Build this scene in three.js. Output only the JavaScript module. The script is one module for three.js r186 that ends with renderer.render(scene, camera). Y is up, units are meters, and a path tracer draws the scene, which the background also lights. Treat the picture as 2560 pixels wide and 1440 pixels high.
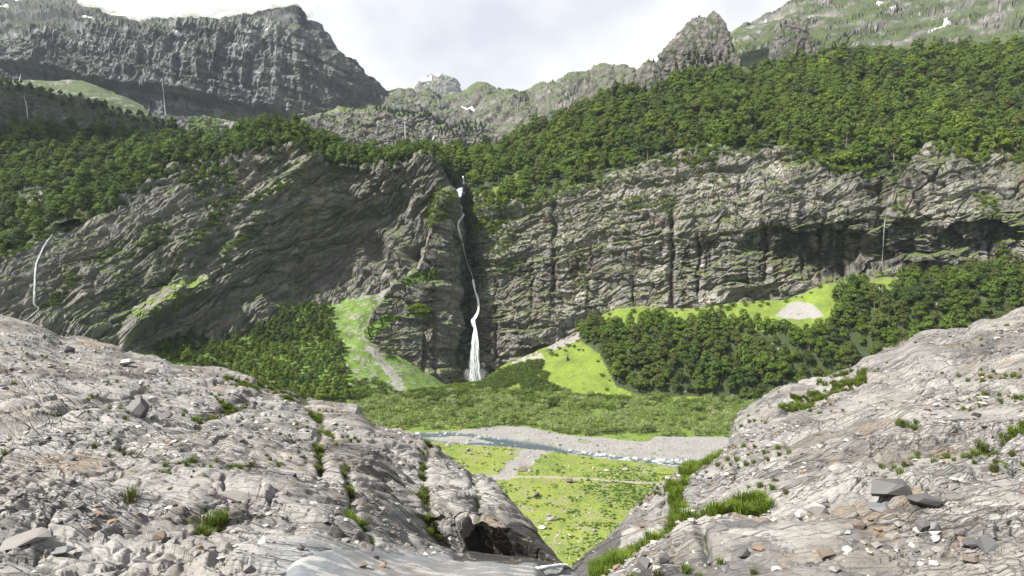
import * as THREE from 'three';
import { mergeGeometries } from 'three/addons/utils/BufferGeometryUtils.js';
import { ConvexGeometry } from 'three/addons/geometries/ConvexGeometry.js';
import { MarchingCubes } from 'three/addons/objects/MarchingCubes.js';

// ------------------------------------------------------------------ camera, sky, sun, exposure
const F = 1707, CX = 1280, CY = 720;                     // focal length and centre, in photograph pixels (2560 x 1440)
const scene = new THREE.Scene();
const camera = new THREE.PerspectiveCamera(2 * Math.atan(720 / F) * 180 / Math.PI, 16 / 9, 0.5, 30000);
camera.position.set(0, 0, 0);
camera.lookAt(0, 0, -1);
const renderer = new THREE.WebGLRenderer({ antialias: true });
renderer.setSize(1024, 576);
renderer.toneMapping = THREE.LinearToneMapping;
renderer.toneMappingExposure = 2.75;
renderer.shadowMap.enabled = true;
const SUN_DIR = new THREE.Vector3(-0.60, 0.74, 0.16).normalize();
const sun = new THREE.DirectionalLight(new THREE.Color(1.0, 0.95, 0.86), 5.0);
sun.position.copy(SUN_DIR).multiplyScalar(3000);
sun.target.position.set(0, 0, -600);
sun.castShadow = true;
sun.shadow.radius = 3;
sun.shadow.mapSize.set(4096, 4096);
Object.assign(sun.shadow.camera, { left: -1500, right: 1500, top: 1500, bottom: -1500, near: 10, far: 8000 });
scene.add(sun, sun.target);

scene.fog = new THREE.FogExp2(new THREE.Color(0.70, 0.80, 0.96), 0.000028);

// ------------------------------------------------------------------ seeded noise
function rng(seed) { let a = seed >>> 0; return () => { a = (a + 0x6D2B79F5) | 0; let t = Math.imul(a ^ (a >>> 15), 1 | a); t = (t + Math.imul(t ^ (t >>> 7), 61 | t)) ^ t; return ((t ^ (t >>> 14)) >>> 0) / 4294967296; }; }
const PERM = new Uint8Array(512);
{ const r = rng(11), p = [...Array(256).keys()]; for (let i = 255; i > 0; i--) { const j = Math.floor(r() * (i + 1)); [p[i], p[j]] = [p[j], p[i]]; } for (let i = 0; i < 512; i++) PERM[i] = p[i & 255]; }
const fade = t => t * t * t * (t * (t * 6 - 15) + 10);
function grad(h, x, y, z) { h &= 15; const u = h < 8 ? x : y, v = h < 4 ? y : (h === 12 || h === 14 ? x : z); return ((h & 1) ? -u : u) + ((h & 2) ? -v : v); }
function noise(x, y, z) {                                // Perlin, about -1..1
  const X0 = Math.floor(x), Y0 = Math.floor(y), Z0 = Math.floor(z), X = X0 & 255, Y = Y0 & 255, Z = Z0 & 255;
  x -= X0; y -= Y0; z -= Z0;
  const u = fade(x), v = fade(y), w = fade(z), A = PERM[X] + Y, AA = PERM[A] + Z, AB = PERM[A + 1] + Z, B = PERM[X + 1] + Y, BA = PERM[B] + Z, BB = PERM[B + 1] + Z;
  const l = (a, b, t) => a + (b - a) * t;
  return l(l(l(grad(PERM[AA], x, y, z), grad(PERM[BA], x - 1, y, z), u), l(grad(PERM[AB], x, y - 1, z), grad(PERM[BB], x - 1, y - 1, z), u), v),
    l(l(grad(PERM[AA + 1], x, y, z - 1), grad(PERM[BA + 1], x - 1, y, z - 1), u), l(grad(PERM[AB + 1], x, y - 1, z - 1), grad(PERM[BB + 1], x - 1, y - 1, z - 1), u), v), w);
}
function fbm(x, y, z, o) { let s = 0, a = 0.5, n = 0; for (let i = 0; i < o; i++) { s += a * noise(x, y, z); n += a; x = x * 2.03 + 17.1; y = y * 2.03 + 5.3; z = z * 2.03 + 9.7; a *= 0.5; } return s / n; }
function ridge(x, y, z, o) { let s = 0, a = 0.5, n = 0; for (let i = 0; i < o; i++) { s += a * (1 - 2 * Math.abs(noise(x, y, z))); n += a; x = x * 2.03 + 3.1; y = y * 2.03 + 15.3; z = z * 2.03 + 7.7; a *= 0.5; } return s / n; }
const hash2 = (i, j) => PERM[(PERM[i & 255] + j) & 255] / 255;
const clamp = (x, a = 0, b = 1) => x < a ? a : x > b ? b : x;
const sstep = (a, b, x) => { const t = clamp((x - a) / (b - a)); return t * t * (3 - 2 * t); };
const lerp = (a, b, t) => a + (b - a) * t;
// worley in two dimensions: distances to the nearest and second nearest cell, the cell and the offset to its centre
const W = { f1: 0, f2: 0, i: 0, j: 0, dx: 0, dy: 0 };
function worley(x, y) {
  const xi = Math.floor(x), yi = Math.floor(y); let f1 = 9, f2 = 9;
  for (let i = xi - 1; i <= xi + 1; i++) for (let j = yi - 1; j <= yi + 1; j++) {
    const cx = i + hash2(i, j * 3 + 7), cy = j + hash2(j + 91, i * 5 + 3), d = Math.hypot(cx - x, cy - y);
    if (d < f1) { f2 = f1; f1 = d; W.i = i; W.j = j; W.dx = x - cx; W.dy = y - cy; } else if (d < f2) f2 = d;
  }
  W.f1 = f1; W.f2 = f2; return W;
}
function layer(u, k) { const i = Math.floor(u), f = u - i, t = sstep(0.72, 1, f); return lerp(hash2(i, k), hash2(i + 1, k), t) - 0.5; }

// ------------------------------------------------------------------ helpers: naming, polygons, lofted landforms
const taken = {};
function numbered(name) { const n = taken[name] = (taken[name] ?? -1) + 1; return n ? name + '_' + String(n).padStart(3, '0') : name; }
function tag(o, name, label, category, group, kind) {
  o.name = numbered(name); if (label) o.userData.label = label; if (category) o.userData.category = category;
  if (group) o.userData.group = group; if (kind) o.userData.kind = kind;
  o.traverse(m => { if (m.isMesh) { m.castShadow = true; m.receiveShadow = true; } });
  scene.add(o); return o;
}
function inPoly(x, y, p) { let c = false; for (let i = 0, j = p.length - 1; i < p.length; j = i++) { const [xi, yi] = p[i], [xj, yj] = p[j]; if ((yi > y) !== (yj > y) && x < (xj - xi) * (y - yi) / (yj - yi) + xi) c = !c; } return c; }
const inAny = (x, y, ps) => ps.some(p => inPoly(x, y, p));
function lineDist(x, y, l) { let m = 1e9; for (let i = 0; i < l.length - 1; i++) { const [ax, ay] = l[i], [bx, by] = l[i + 1], dx = bx - ax, dy = by - ay, t = clamp(((x - ax) * dx + (y - ay) * dy) / (dx * dx + dy * dy)); m = Math.min(m, Math.hypot(x - ax - dx * t, y - ay - dy * t)); } return m; }
const P = (px, py, d) => [(px - CX) / F * d, (CY - py) / F * d, -d];
// monotone cubic through [t, ...values]
function curve(pts, k) {
  const n = pts.length, h = [], s = [], m = [];
  for (let i = 0; i < n - 1; i++) { h[i] = pts[i + 1][0] - pts[i][0]; s[i] = (pts[i + 1][k] - pts[i][k]) / h[i]; }
  m[0] = s[0]; m[n - 1] = s[n - 2];
  for (let i = 1; i < n - 1; i++) m[i] = s[i - 1] * s[i] <= 0 ? 0 : 2 * s[i - 1] * s[i] / (s[i - 1] + s[i]);
  return x => {
    if (x <= pts[0][0]) return pts[0][k]; if (x >= pts[n - 1][0]) return pts[n - 1][k];
    let i = 0; while (x > pts[i + 1][0]) i++;
    const t = (x - pts[i][0]) / h[i], t2 = t * t, t3 = t2 * t;
    return (2 * t3 - 3 * t2 + 1) * pts[i][k] + (t3 - 2 * t2 + t) * h[i] * m[i] + (3 * t2 - 2 * t3) * pts[i + 1][k] + (t3 - t2) * h[i] * m[i + 1];
  };
}
// A landform lofted between survey lines (each a list of [bearing, elevation, distance]); steps: grid rows between each pair of lines.
// relief(x, y, z, b, e, t) pushes the surface out along its normal; paint(c, x, y, z, nx, ny, nz, b, e, t) gives its colour.
function landform({ b0, b1, nx, lines, steps, relief, paint, soft = true, back2 = false, wide = [0, 0] }) {
  const L = lines.map(l => ({ e: curve(l, 1), w: curve(l.map(q => [q[0], q[1], 1 / q[2]]), 2) })), nr = L.length;
  const bs = []; for (let i = wide[0] ? 36 : 0; i > 0; i--) bs.push(b0 - wide[0] * Math.pow(i / 36, 1.6));   // the land goes on beyond the frame, more coarsely
  for (let i = 0; i < nx; i++) bs.push(lerp(b0, b1, i / (nx - 1)));
  for (let i = 1; i <= (wide[1] ? 36 : 0); i++) bs.push(b1 + wide[1] * Math.pow(i / 36, 1.6));
  nx = bs.length;
  const ny = steps.reduce((a, b) => a + b, 0) + 1, N = nx * ny;
  const pos = new Float32Array(N * 3), B = new Float32Array(N), E = new Float32Array(N), T = new Float32Array(N), idx = new Uint32Array((nx - 1) * (ny - 1) * 6);
  const es = new Float64Array(nr), ws = new Float64Array(nr);
  for (let i = 0; i < nx; i++) {
    const b = bs[i];
    for (let k = 0; k < nr; k++) { es[k] = L[k].e(b); ws[k] = L[k].w(b); }
    let j = 0;
    for (let k = 0; k < nr - 1; k++) for (let q = 0; q < steps[k] + (k === nr - 2 ? 1 : 0); q++, j++) {
      const t = q / steps[k]; let e, w;
      if (soft && nr > 2 && k < nr - 2 - (nr > 5 || back2 ? 1 : 0)) {
        const ma = k > 0 ? (es[k + 1] - es[k - 1]) / 2 : es[1] - es[0], mb = k < nr - 2 ? (es[k + 2] - es[k]) / 2 : es[k + 1] - es[k];
        const na = k > 0 ? (ws[k + 1] - ws[k - 1]) / 2 : ws[1] - ws[0], nb = k < nr - 2 ? (ws[k + 2] - ws[k]) / 2 : ws[k + 1] - ws[k];
        const f = 0.35, t2 = t * t, t3 = t2 * t, s = es[k + 1] - es[k], v = ws[k + 1] - ws[k], h1 = t3 - 2 * t2 + t, h2 = t3 - t2, h3 = 3 * t2 - 2 * t3;
        e = es[k] + h3 * s + h1 * lerp(s, ma, f) + h2 * lerp(s, mb, f); w = ws[k] + h3 * v + h1 * lerp(v, na, f) + h2 * lerp(v, nb, f);
      } else { e = lerp(es[k], es[k + 1], t); w = lerp(ws[k], ws[k + 1], t); }
      const n = j * nx + i, p = P(b, e, 1 / Math.max(w, 1e-5));
      pos[n * 3] = p[0]; pos[n * 3 + 1] = p[1]; pos[n * 3 + 2] = p[2]; B[n] = b; E[n] = e; T[n] = k + t;
    }
  }
  let o = 0;
  for (let j = 0; j < ny - 1; j++) for (let i = 0; i < nx - 1; i++) { const a = j * nx + i, c = a + nx; idx[o++] = a; idx[o++] = a + 1; idx[o++] = c + 1; idx[o++] = a; idx[o++] = c + 1; idx[o++] = c; }
  const g = new THREE.BufferGeometry();
  g.setAttribute('position', new THREE.BufferAttribute(pos, 3));
  g.setIndex(new THREE.BufferAttribute(idx, 1));
  g.computeVertexNormals();
  const nr0 = g.attributes.normal.array;
  if (relief) {
    const dis = new Float32Array(N);
    for (let n = 0; n < N; n++) dis[n] = relief(pos[n * 3], pos[n * 3 + 1], pos[n * 3 + 2], B[n], E[n], T[n]);
    for (let n = 0; n < N; n++) { const d = dis[n]; pos[n * 3] += nr0[n * 3] * d; pos[n * 3 + 1] += nr0[n * 3 + 1] * d; pos[n * 3 + 2] += nr0[n * 3 + 2] * d; }
    g.computeVertexNormals();
  }
  const nm = g.attributes.normal.array, col = new Float32Array(N * 3), c = [0, 0, 0];
  for (let n = 0; n < N; n++) {
    paint(c, pos[n * 3], pos[n * 3 + 1], pos[n * 3 + 2], nm[n * 3], nm[n * 3 + 1], nm[n * 3 + 2], B[n], E[n], T[n]);
    col[n * 3] = c[0]; col[n * 3 + 1] = c[1]; col[n * 3 + 2] = c[2];
  }
  g.setAttribute('color', new THREE.BufferAttribute(col, 3));
  return { g, pos, nm, col, B, E, T, nx, ny, N };
}
const set = (c, a) => { c[0] = a[0]; c[1] = a[1]; c[2] = a[2]; };
const blend = (c, a, t) => { c[0] += (a[0] - c[0]) * t; c[1] += (a[1] - c[1]) * t; c[2] += (a[2] - c[2]) * t; };
const scale = (c, s) => { c[0] *= s; c[1] *= s; c[2] *= s; };
const ALB = 0.76;                                        // one factor on all base colours, kept with the exposure
const ROUGH = new THREE.MeshStandardMaterial({ color: new THREE.Color(ALB, ALB, ALB), vertexColors: true, roughness: 0.95, metalness: 0 });
const CRAG = new THREE.MeshStandardMaterial({ color: new THREE.Color(ALB * 0.88, ALB * 0.88, ALB * 0.88), vertexColors: true, roughness: 0.9, metalness: 0, flatShading: true });
// fractured slate: plates of three sizes with open joints between them; one tile is 8 m wide
const SLATE = (() => {
  const S = 2048, H = new Float32Array(S * S), T = new Float32Array(S * S).fill(1), r = rng(404), waves = [...Array(14)].map((_, i) => [Math.floor(r() * 9) - 4, Math.floor(r() * 9) - 4, r() * 6.283, 1 / (2 + i * 0.3), r() * 6.283]);
  const wx = new Float32Array(S * S), wy = new Float32Array(S * S), mk = new Float32Array(S * S), mw = [...Array(9)].map(() => [Math.floor(r() * 7) - 3, Math.floor(r() * 9) - 4, r() * 6.283]);
  for (let j = 0; j < S; j++) for (let i = 0; i < S; i++) { let a = 0, b = 0; for (const [p, q, f, m, g] of waves) { const t = 6.2832 * (p * i + q * j) / S; a += m * Math.sin(t + f); b += m * Math.sin(t + g); } wx[j * S + i] = a * 0.009; wy[j * S + i] = b * 0.009; let k = 0; for (const [p, q, f] of mw) k += Math.sin(6.2832 * (p * i + q * j) / S + f); mk[j * S + i] = 0.3 + 0.7 * sstep(-1.6, 2.2, k); }
  for (const [nx, ny, amp, tilt, gap, gw, tone] of [[7, 22, 0.36, 0.6, 0.24, 0.09, 0.08], [22, 64, 0.22, 0.36, 0.18, 0.13, 0.14], [70, 170, 0.13, 0.22, 0.09, 0.2, 0.18]]) {
    const cx = new Float32Array(nx * ny), cy = cx.slice(), ch = cx.slice(), ca = cx.slice(), cb = cx.slice(), ct = cx.slice(); for (let k = 0; k < nx * ny; k++) { cx[k] = r(); cy[k] = r(); ch[k] = r() - 0.5; ca[k] = r() - 0.5; cb[k] = r() - 0.25; ct[k] = r() - 0.5; }
    for (let j = 0; j < S; j++) for (let i = 0; i < S; i++) {
      const n = j * S + i, x = (i / S + wx[n]) * nx, y = (j / S + wy[n]) * ny, X = Math.floor(x), Y = Math.floor(y); let f1 = 99, f2 = 99, bk = 0, bx = 0, by = 0;
      for (let a = -1; a <= 1; a++) { const Ya = ((Y + a) % ny + ny) % ny; for (let b = -1; b <= 1; b++) { const k = Ya * nx + ((X + b) % nx + nx) % nx, dx = X + b + cx[k] - x, dy = Y + a + cy[k] - y, d = dx * dx + dy * dy; if (d < f1) { f2 = f1; f1 = d; bk = k; bx = dx; by = dy; } else if (d < f2) f2 = d; } }
      const ed = clamp((Math.sqrt(f2) - Math.sqrt(f1)) / gw); const m = nx < 10 ? 0.5 + 0.5 * mk[n] : mk[n]; H[n] += m * (ch[bk] * amp * ed + (ca[bk] * bx + cb[bk] * by) * tilt - gap * (1 - ed)); T[n] *= 1 + m * (tone * 2 * ct[bk] - (ct[bk] < -0.45 ? 0.3 : 0)); if (ed < 0.55 && ct[bk] > -0.05) T[n] *= 1 - 0.34 * m;
    }
  }
  let lo = 1e9, hi = -1e9; for (let n = 0; n < S * S; n++) { lo = Math.min(lo, H[n]); hi = Math.max(hi, H[n]); }
  const bump = new Uint8Array(S * S * 4), tone = new Uint8Array(S * S * 4);
  for (let n = 0; n < S * S; n++) { const h = (H[n] - lo) / (hi - lo) * 255, g = (r() - 0.5) * 0.12, t = clamp((T[n] + g) * 0.66); bump.set([h, h, h, 255], n * 4); const q = Math.pow(t, 1 / 2.2) * 255; tone.set([q, q, q, 255], n * 4); }
  const tex = (d, srgb) => { const t = new THREE.DataTexture(d, S, S, THREE.RGBAFormat); t.wrapS = t.wrapT = THREE.RepeatWrapping; t.magFilter = THREE.LinearFilter; if (srgb) t.colorSpace = THREE.SRGBColorSpace; t.needsUpdate = true; return t; };
  return { bump: tex(bump), tone: tex(tone, true) };
})();
const ROCKM = new THREE.MeshStandardMaterial({ color: new THREE.Color(ALB, ALB, ALB), vertexColors: true, roughness: 0.85, metalness: 0, map: SLATE.tone, bumpMap: SLATE.bump, bumpScale: 0.2 });
// points on a landform inside polygons (in its survey coordinates), kept apart by spacing metres
function scatter(lf, polys, { spacing, tries, seed, avoid = [], upTo = 99, test }) {
  const r = rng(seed), cells = new Map(), out = [], cs = spacing;
  let bb = [1e9, -1e9]; for (const p of polys) for (const q of p) { bb[0] = Math.min(bb[0], q[0]); bb[1] = Math.max(bb[1], q[0]); }
  let i0 = 0, i1 = lf.nx - 1; while (i0 < i1 && lf.B[i0 + 1] <= bb[0]) i0++; while (i1 > i0 && lf.B[i1 - 1] >= bb[1]) i1--;
  for (let k = 0; k < tries; k++) {
    const n = Math.floor(r() * lf.ny) * lf.nx + i0 + Math.floor(r() * (i1 - i0 + 1)), roll = r();
    if (n >= lf.N || lf.T[n] > upTo || !inAny(lf.B[n], lf.E[n], polys) || inAny(lf.B[n], lf.E[n], avoid)) continue;
    const x = lf.pos[n * 3], y = lf.pos[n * 3 + 1], z = lf.pos[n * 3 + 2];
    if (test && !test(n, roll)) continue;
    const X = Math.floor(x / cs), Y = Math.floor(y / cs), Z = Math.floor(z / cs); let ok = true;
    for (let a = -1; a <= 1 && ok; a++) for (let b = -1; b <= 1 && ok; b++) for (let c = -1; c <= 1 && ok; c++) for (const q of cells.get((X + a) + ',' + (Y + b) + ',' + (Z + c)) || []) if ((q.x - x) ** 2 + (q.y - y) ** 2 + (q.z - z) ** 2 < cs * cs) { ok = false; break; }
    if (!ok) continue;
    const q = { x, y, z, b: lf.B[n], e: lf.E[n], n, ny: lf.nm[n * 3 + 1], nx: lf.nm[n * 3], nz: lf.nm[n * 3 + 2] }, key = X + ',' + Y + ',' + Z;
    cells.has(key) ? cells.get(key).push(q) : cells.set(key, [q]); out.push(q);
  }
  return out;
}

// ------------------------------------------------------------------ the sky: high bright overcast with thin bluish openings
{
  const w = 1024, h = 512, data = new Float32Array(w * h * 4);
  for (let j = 0; j < h; j++) for (let i = 0; i < w; i++) {
    const la = ((j + 0.5) / h - 0.5) * Math.PI, lo = ((i + 0.5) / w - 0.5) * 2 * Math.PI;
    const x = Math.cos(la) * Math.cos(lo), y = Math.sin(la), z = Math.cos(la) * Math.sin(lo);
    const k = 1 / (Math.max(y, 0) + 0.42), n = fbm(x * k * 2.3 + 4.4, z * k * 2.3 + 1.2, 3.1, 6) * 0.5 + 0.5, m = fbm(x * k * 6.5, z * k * 6.5 + 8, 7.7, 5) * 0.5 + 0.5;
    const cl = sstep(0.33, 0.62, n * 0.72 + m * 0.28 + 0.12 * (1 - sstep(0.02, 0.5, y)));
    const q = (j * w + i) * 4, b = 0.325 + 0.055 * cl * (0.55 + m * 0.9);
    data[q] = lerp(0.238, b, cl); data[q + 1] = lerp(0.254, b * 0.997, cl); data[q + 2] = lerp(0.296, b * 1.01, cl); data[q + 3] = 1;
  }
  const sky = new THREE.DataTexture(data, w, h, THREE.RGBAFormat, THREE.FloatType);
  sky.mapping = THREE.EquirectangularReflectionMapping; sky.magFilter = THREE.LinearFilter; sky.needsUpdate = true;
  scene.background = sky; scene.environment = sky;
}

// ------------------------------------------------------------------ colours of matter (linear)
const K = {
  rock: [0.165, 0.157, 0.146], rockLight: [0.30, 0.286, 0.262], rockDark: [0.05, 0.048, 0.047], ochre: [0.22, 0.155, 0.09], blue: [0.135, 0.146, 0.158],
  grass: [0.088, 0.155, 0.018], grassBright: [0.120, 0.176, 0.018], moss: [0.06, 0.085, 0.018], dirt: [0.12, 0.095, 0.065], scree: [0.215, 0.207, 0.196], snow: [0.82, 0.84, 0.87],
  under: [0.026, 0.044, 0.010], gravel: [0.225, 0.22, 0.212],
};
// bedded rock: sc = size of its features in metres
function paintRock(c, x, y, z, s, sc, warm = 0.5) {
  const a = fbm(x / (sc * 14), y / (sc * 14), z / (sc * 14), 4), b = fbm(x / (sc * 5), s / (sc * 0.8), z / (sc * 5), 3), v = fbm(x / (sc * 1.6), y / (sc * 22), z / (sc * 1.6), 3);
  set(c, K.rock); blend(c, K.blue, sstep(-0.1, 0.4, a) * 0.6 * (1 - warm));
  blend(c, K.rockLight, sstep(-0.05, 0.45, b + a * 0.5));
  blend(c, K.ochre, warm * sstep(0.12, 0.5, fbm(x / (sc * 9) + 31, y / (sc * 20), z / (sc * 9), 4)) * 0.75);
  blend(c, K.rockDark, sstep(0.10, 0.5, v) * 0.55 + sstep(0.12, 0.45, -b) * 0.35);
  worley((x * 0.8 + z * 0.6) / (sc * 2.2), s / (sc * 0.9) + a); scale(c, 0.80 + 0.42 * hash2(W.i, W.j + 4));
  scale(c, 1 + 0.55 * fbm(x / (sc * 0.55), s / (sc * 0.4), z / (sc * 0.55), 2));
}
function bedding(x, y, z, s, sc) {                        // beds of uneven thickness, broken into blocks along joints
  const wx = noise(x / (sc * 7), y / (sc * 7), z / (sc * 7)), u = s + wx * sc * 1.6, h = x * 0.8 + z * 0.6;
  let d = layer(u / (sc * 3.1) + 0.6 * noise(x / (sc * 12), 0, z / (sc * 12)), 3) * sc * 0.75;
  worley(h / (sc * 4.2) + wx * 0.5, u / (sc * 1.9)); d += (hash2(W.i, W.j) - 0.5) * sc * 0.95 + W.dy * sc * 0.5 * hash2(W.j, W.i) - sc * 0.35 * (1 - sstep(0, 0.10, W.f2 - W.f1));
  worley(h / (sc * 1.5) + wx + 5, u / (sc * 0.75)); d += (hash2(W.i, W.j + 9) - 0.5) * sc * 0.40 - sc * 0.18 * (1 - sstep(0, 0.14, W.f2 - W.f1));
  return d + fbm(x / (sc * 1.5), u / (sc * 0.7), z / (sc * 1.5), 3) * sc * 0.5;
}
const grow = (c, col, m) => blend(c, col, m);
const mottle = (c, x, y, z, f, a) => scale(c, 1 + a * fbm(x * f, y * f, z * f, 3));

// ------------------------------------------------------------------ far peak beyond the pass
const farPeak = landform({
  b0: 1000, b1: 1190, nx: 120, steps: [50, 20], lines: [
    [[1000, 260, 6000], [1100, 260, 5900], [1190, 260, 6000]],
    [[1000, 262, 6200], [1035, 240, 6200], [1050, 222, 6200], [1066, 203, 6200], [1085, 205, 6200], [1098, 202, 6200], [1120, 203, 6200], [1131, 206, 6200], [1136, 222, 6200], [1152, 238, 6200], [1190, 262, 6200]],
    [[1000, 270, 6800], [1066, 240, 6900], [1120, 240, 6900], [1190, 270, 6800]]],
  relief: (x, y, z, b, e, t) => (ridge(x / 120, y / 500, z / 120, 4) * 60 + bedding(x, y, z, y, 26)) * (t < 1.15 ? 1 : 0.3),
  paint: (c, x, y, z, nx, ny, nz, b, e, t) => { paintRock(c, x, y, z, y, 30, 0.4); blend(c, K.grass, 0.5 * sstep(0.5, 0.8, ny)); if (Math.hypot((b - 1071) / 10, (e - 210) / 6) < 1 + 0.3 * noise(x / 60, y / 60, 3)) set(c, K.snow); if (Math.hypot((b - 1097) / 5, (e - 203) / 3) < 1) set(c, K.snow); },
});
tag(new THREE.Mesh(farPeak.g, CRAG), 'far_peak', 'small pale far peak with a round snow patch beyond the pass', null, null, 'structure');

// ------------------------------------------------------------------ great massif on the left
const SNOW = [[285, 53, 22, 4], [276, 47, 14, 3], [227, 73, 10, 5], [240, 78, 8, 2], [276, 31, 9, 3], [325, 44, 7, 2], [455, 113, 9, 4], [470, 126, 5, 2], [532, 82, 6, 4], [662, 56, 20, 2], [700, 55, 14, 3], [610, 63, 8, 3], [535, 66, 9, 2], [650, 96, 10, 3], [672, 101, 6, 2], [407, 67, 5, 2], [440, 72, 6, 2], [805, 119, 6, 2], [20, 30, 11, 3], [45, 2, 9, 4], [384, 67, 4, 2], [730, 74, 4, 1.5]];
const massif = landform({ wide: [1500, 0],
  b0: -160, b1: 965, nx: 560, steps: [26, 96, 44, 22], lines: [
    [[-160, 365, 1830], [300, 360, 1920], [640, 345, 2010], [800, 335, 2080], [965, 320, 2300]],
    [[-160, 290, 1880], [100, 280, 1930], [300, 285, 1970], [480, 300, 2010], [560, 283, 2050], [640, 305, 2050], [760, 303, 2110], [850, 290, 2180], [920, 272, 2400], [965, 268, 2600]],
    [[-160, 120, 2010], [0, 125, 2030], [60, 100, 2030], [150, 105, 2060], [230, 92, 2070], [330, 110, 2090], [430, 97, 2110], [520, 90, 2130], [600, 84, 2150], [680, 88, 2160], [735, 92, 2170], [780, 120, 2200], [825, 150, 2230], [860, 185, 2320], [900, 222, 2480], [940, 245, 2600], [965, 262, 2700]],
    [[-160, -60, 2800], [0, -30, 2760], [169, -2, 2700], [211, 10, 2690], [274, 30, 2680], [300, 38, 2680], [366, 48, 2670], [394, 43, 2670], [422, 60, 2660], [445, 58, 2660], [468, 52, 2660], [500, 66, 2640], [527, 61, 2640], [540, 68, 2630], [577, 62, 2620], [598, 51, 2600], [630, 46, 2590], [661, 34, 2580], [700, 24, 2560], [731, 14, 2540], [742, 12, 2540], [750, 24, 2540], [755, 52, 2530], [774, 54, 2520], [798, 62, 2500], [812, 80, 2480], [826, 92, 2470], [840, 118, 2470], [851, 132, 2480], [872, 160, 2500], [886, 178, 2530], [900, 199, 2580], [916, 206, 2620], [935, 222, 2680], [951, 234, 2720], [965, 262, 2760]],
    [[-160, 60, 3500], [600, 150, 3400], [760, 160, 3200], [965, 290, 3100]]],
  relief: (x, y, z, b, e, t) => {
    const flute = ridge(x / 70 + z / 400, y / 340, z / 90, 4), face = sstep(0.9, 1.2, t) * (1 - sstep(1.95, 2.2, t)), s = y + 0.16 * x + 26 * fbm(x / 160, y / 160, z / 160, 3);
    const k = 1 - 0.72 * sstep(2.6, 2.98, t);
    return ridge(x / 26, y / 40, z / 26, 3) * 9 * sstep(2.5, 2.9, t) + k * (flute * 32 * (0.4 + 0.6 * face) + ridge(x / 26 + z / 90, y / 260, z / 36, 3) * 12 * face + bedding(x, y, z, s, 7) * 0.9 + layer(s / 58 + 0.8 * noise(x / 260, y / 300, z / 260), 9) * 52 + layer(s / 21 + noise(x / 160, y / 200, z / 160), 4) * 11 + fbm(x / 190, y / 190, z / 190, 3) * 42 + (t > 2.05 && t < 2.9 ? layer(y / 38 + noise(x / 200, 0, z / 200), 5) * 36 : 0));
  },
  paint: (c, x, y, z, nx, ny, nz, b, e, t) => {
    const s = y + 0.16 * x + 26 * fbm(x / 160, y / 160, z / 160, 3), nn = fbm(x / 45, y / 45, z / 45, 4);
    paintRock(c, x, y, z, s, 15, clamp(0.12 + 0.55 * sstep(640, 800, b) * sstep(2.2, 1.6, t)));
    const str = fbm(x / 13 + z / 60, y / 190, z / 18, 4); if (t < 2.05) { scale(c, 1.08); blend(c, [0.288, 0.248, 0.187], 0.75 * sstep(0.05, 0.35, str) * sstep(560, 760, b)); blend(c, [0.0576, 0.0598, 0.0648], 0.7 * sstep(0.08, 0.34, -str)); } else { scale(c, 0.72); blend(c, [0.072, 0.0662, 0.0677], 0.55); }
    const gr = sstep(0.56, 0.72, ny + nn * 0.32 + (t < 0.95 ? 0.2 : 0) - (t > 2.2 ? 0.12 : 0));
    blend(c, [0.0576, 0.0792, 0.0216], gr * 0.85);
    c[0] *= 0.66; c[1] *= 0.715; c[2] *= 0.80;  // bluish haze and cloud shade put into the massif colour
    const apron = inPoly(b + nn * 14, e + nn * 8, [[470, 345], [500, 305], [545, 282], [580, 280], [640, 312], [660, 345]]);
    if (apron) { set(c, [0.0936, 0.144, 0.0252]); if (fbm(x / 22, y / 90, z / 22, 3) > 0.16 || inPoly(b, e + nn * 12, [[560, 318], [600, 308], [640, 318], [600, 345], [560, 340]])) set(c, K.scree); }
    for (const [sb, se, sw, sh] of SNOW) if (Math.abs(b - sb) < sw * 1.5 && Math.hypot((b - sb) / sw, (e - se) / sh) < 1 + 0.9 * nn) { set(c, K.snow); break; }
  },
});
tag(new THREE.Mesh(massif.g, CRAG), 'mountain', 'great grey rock massif with snow specks and a cloudy summit at left', null, null, 'structure');

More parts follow.
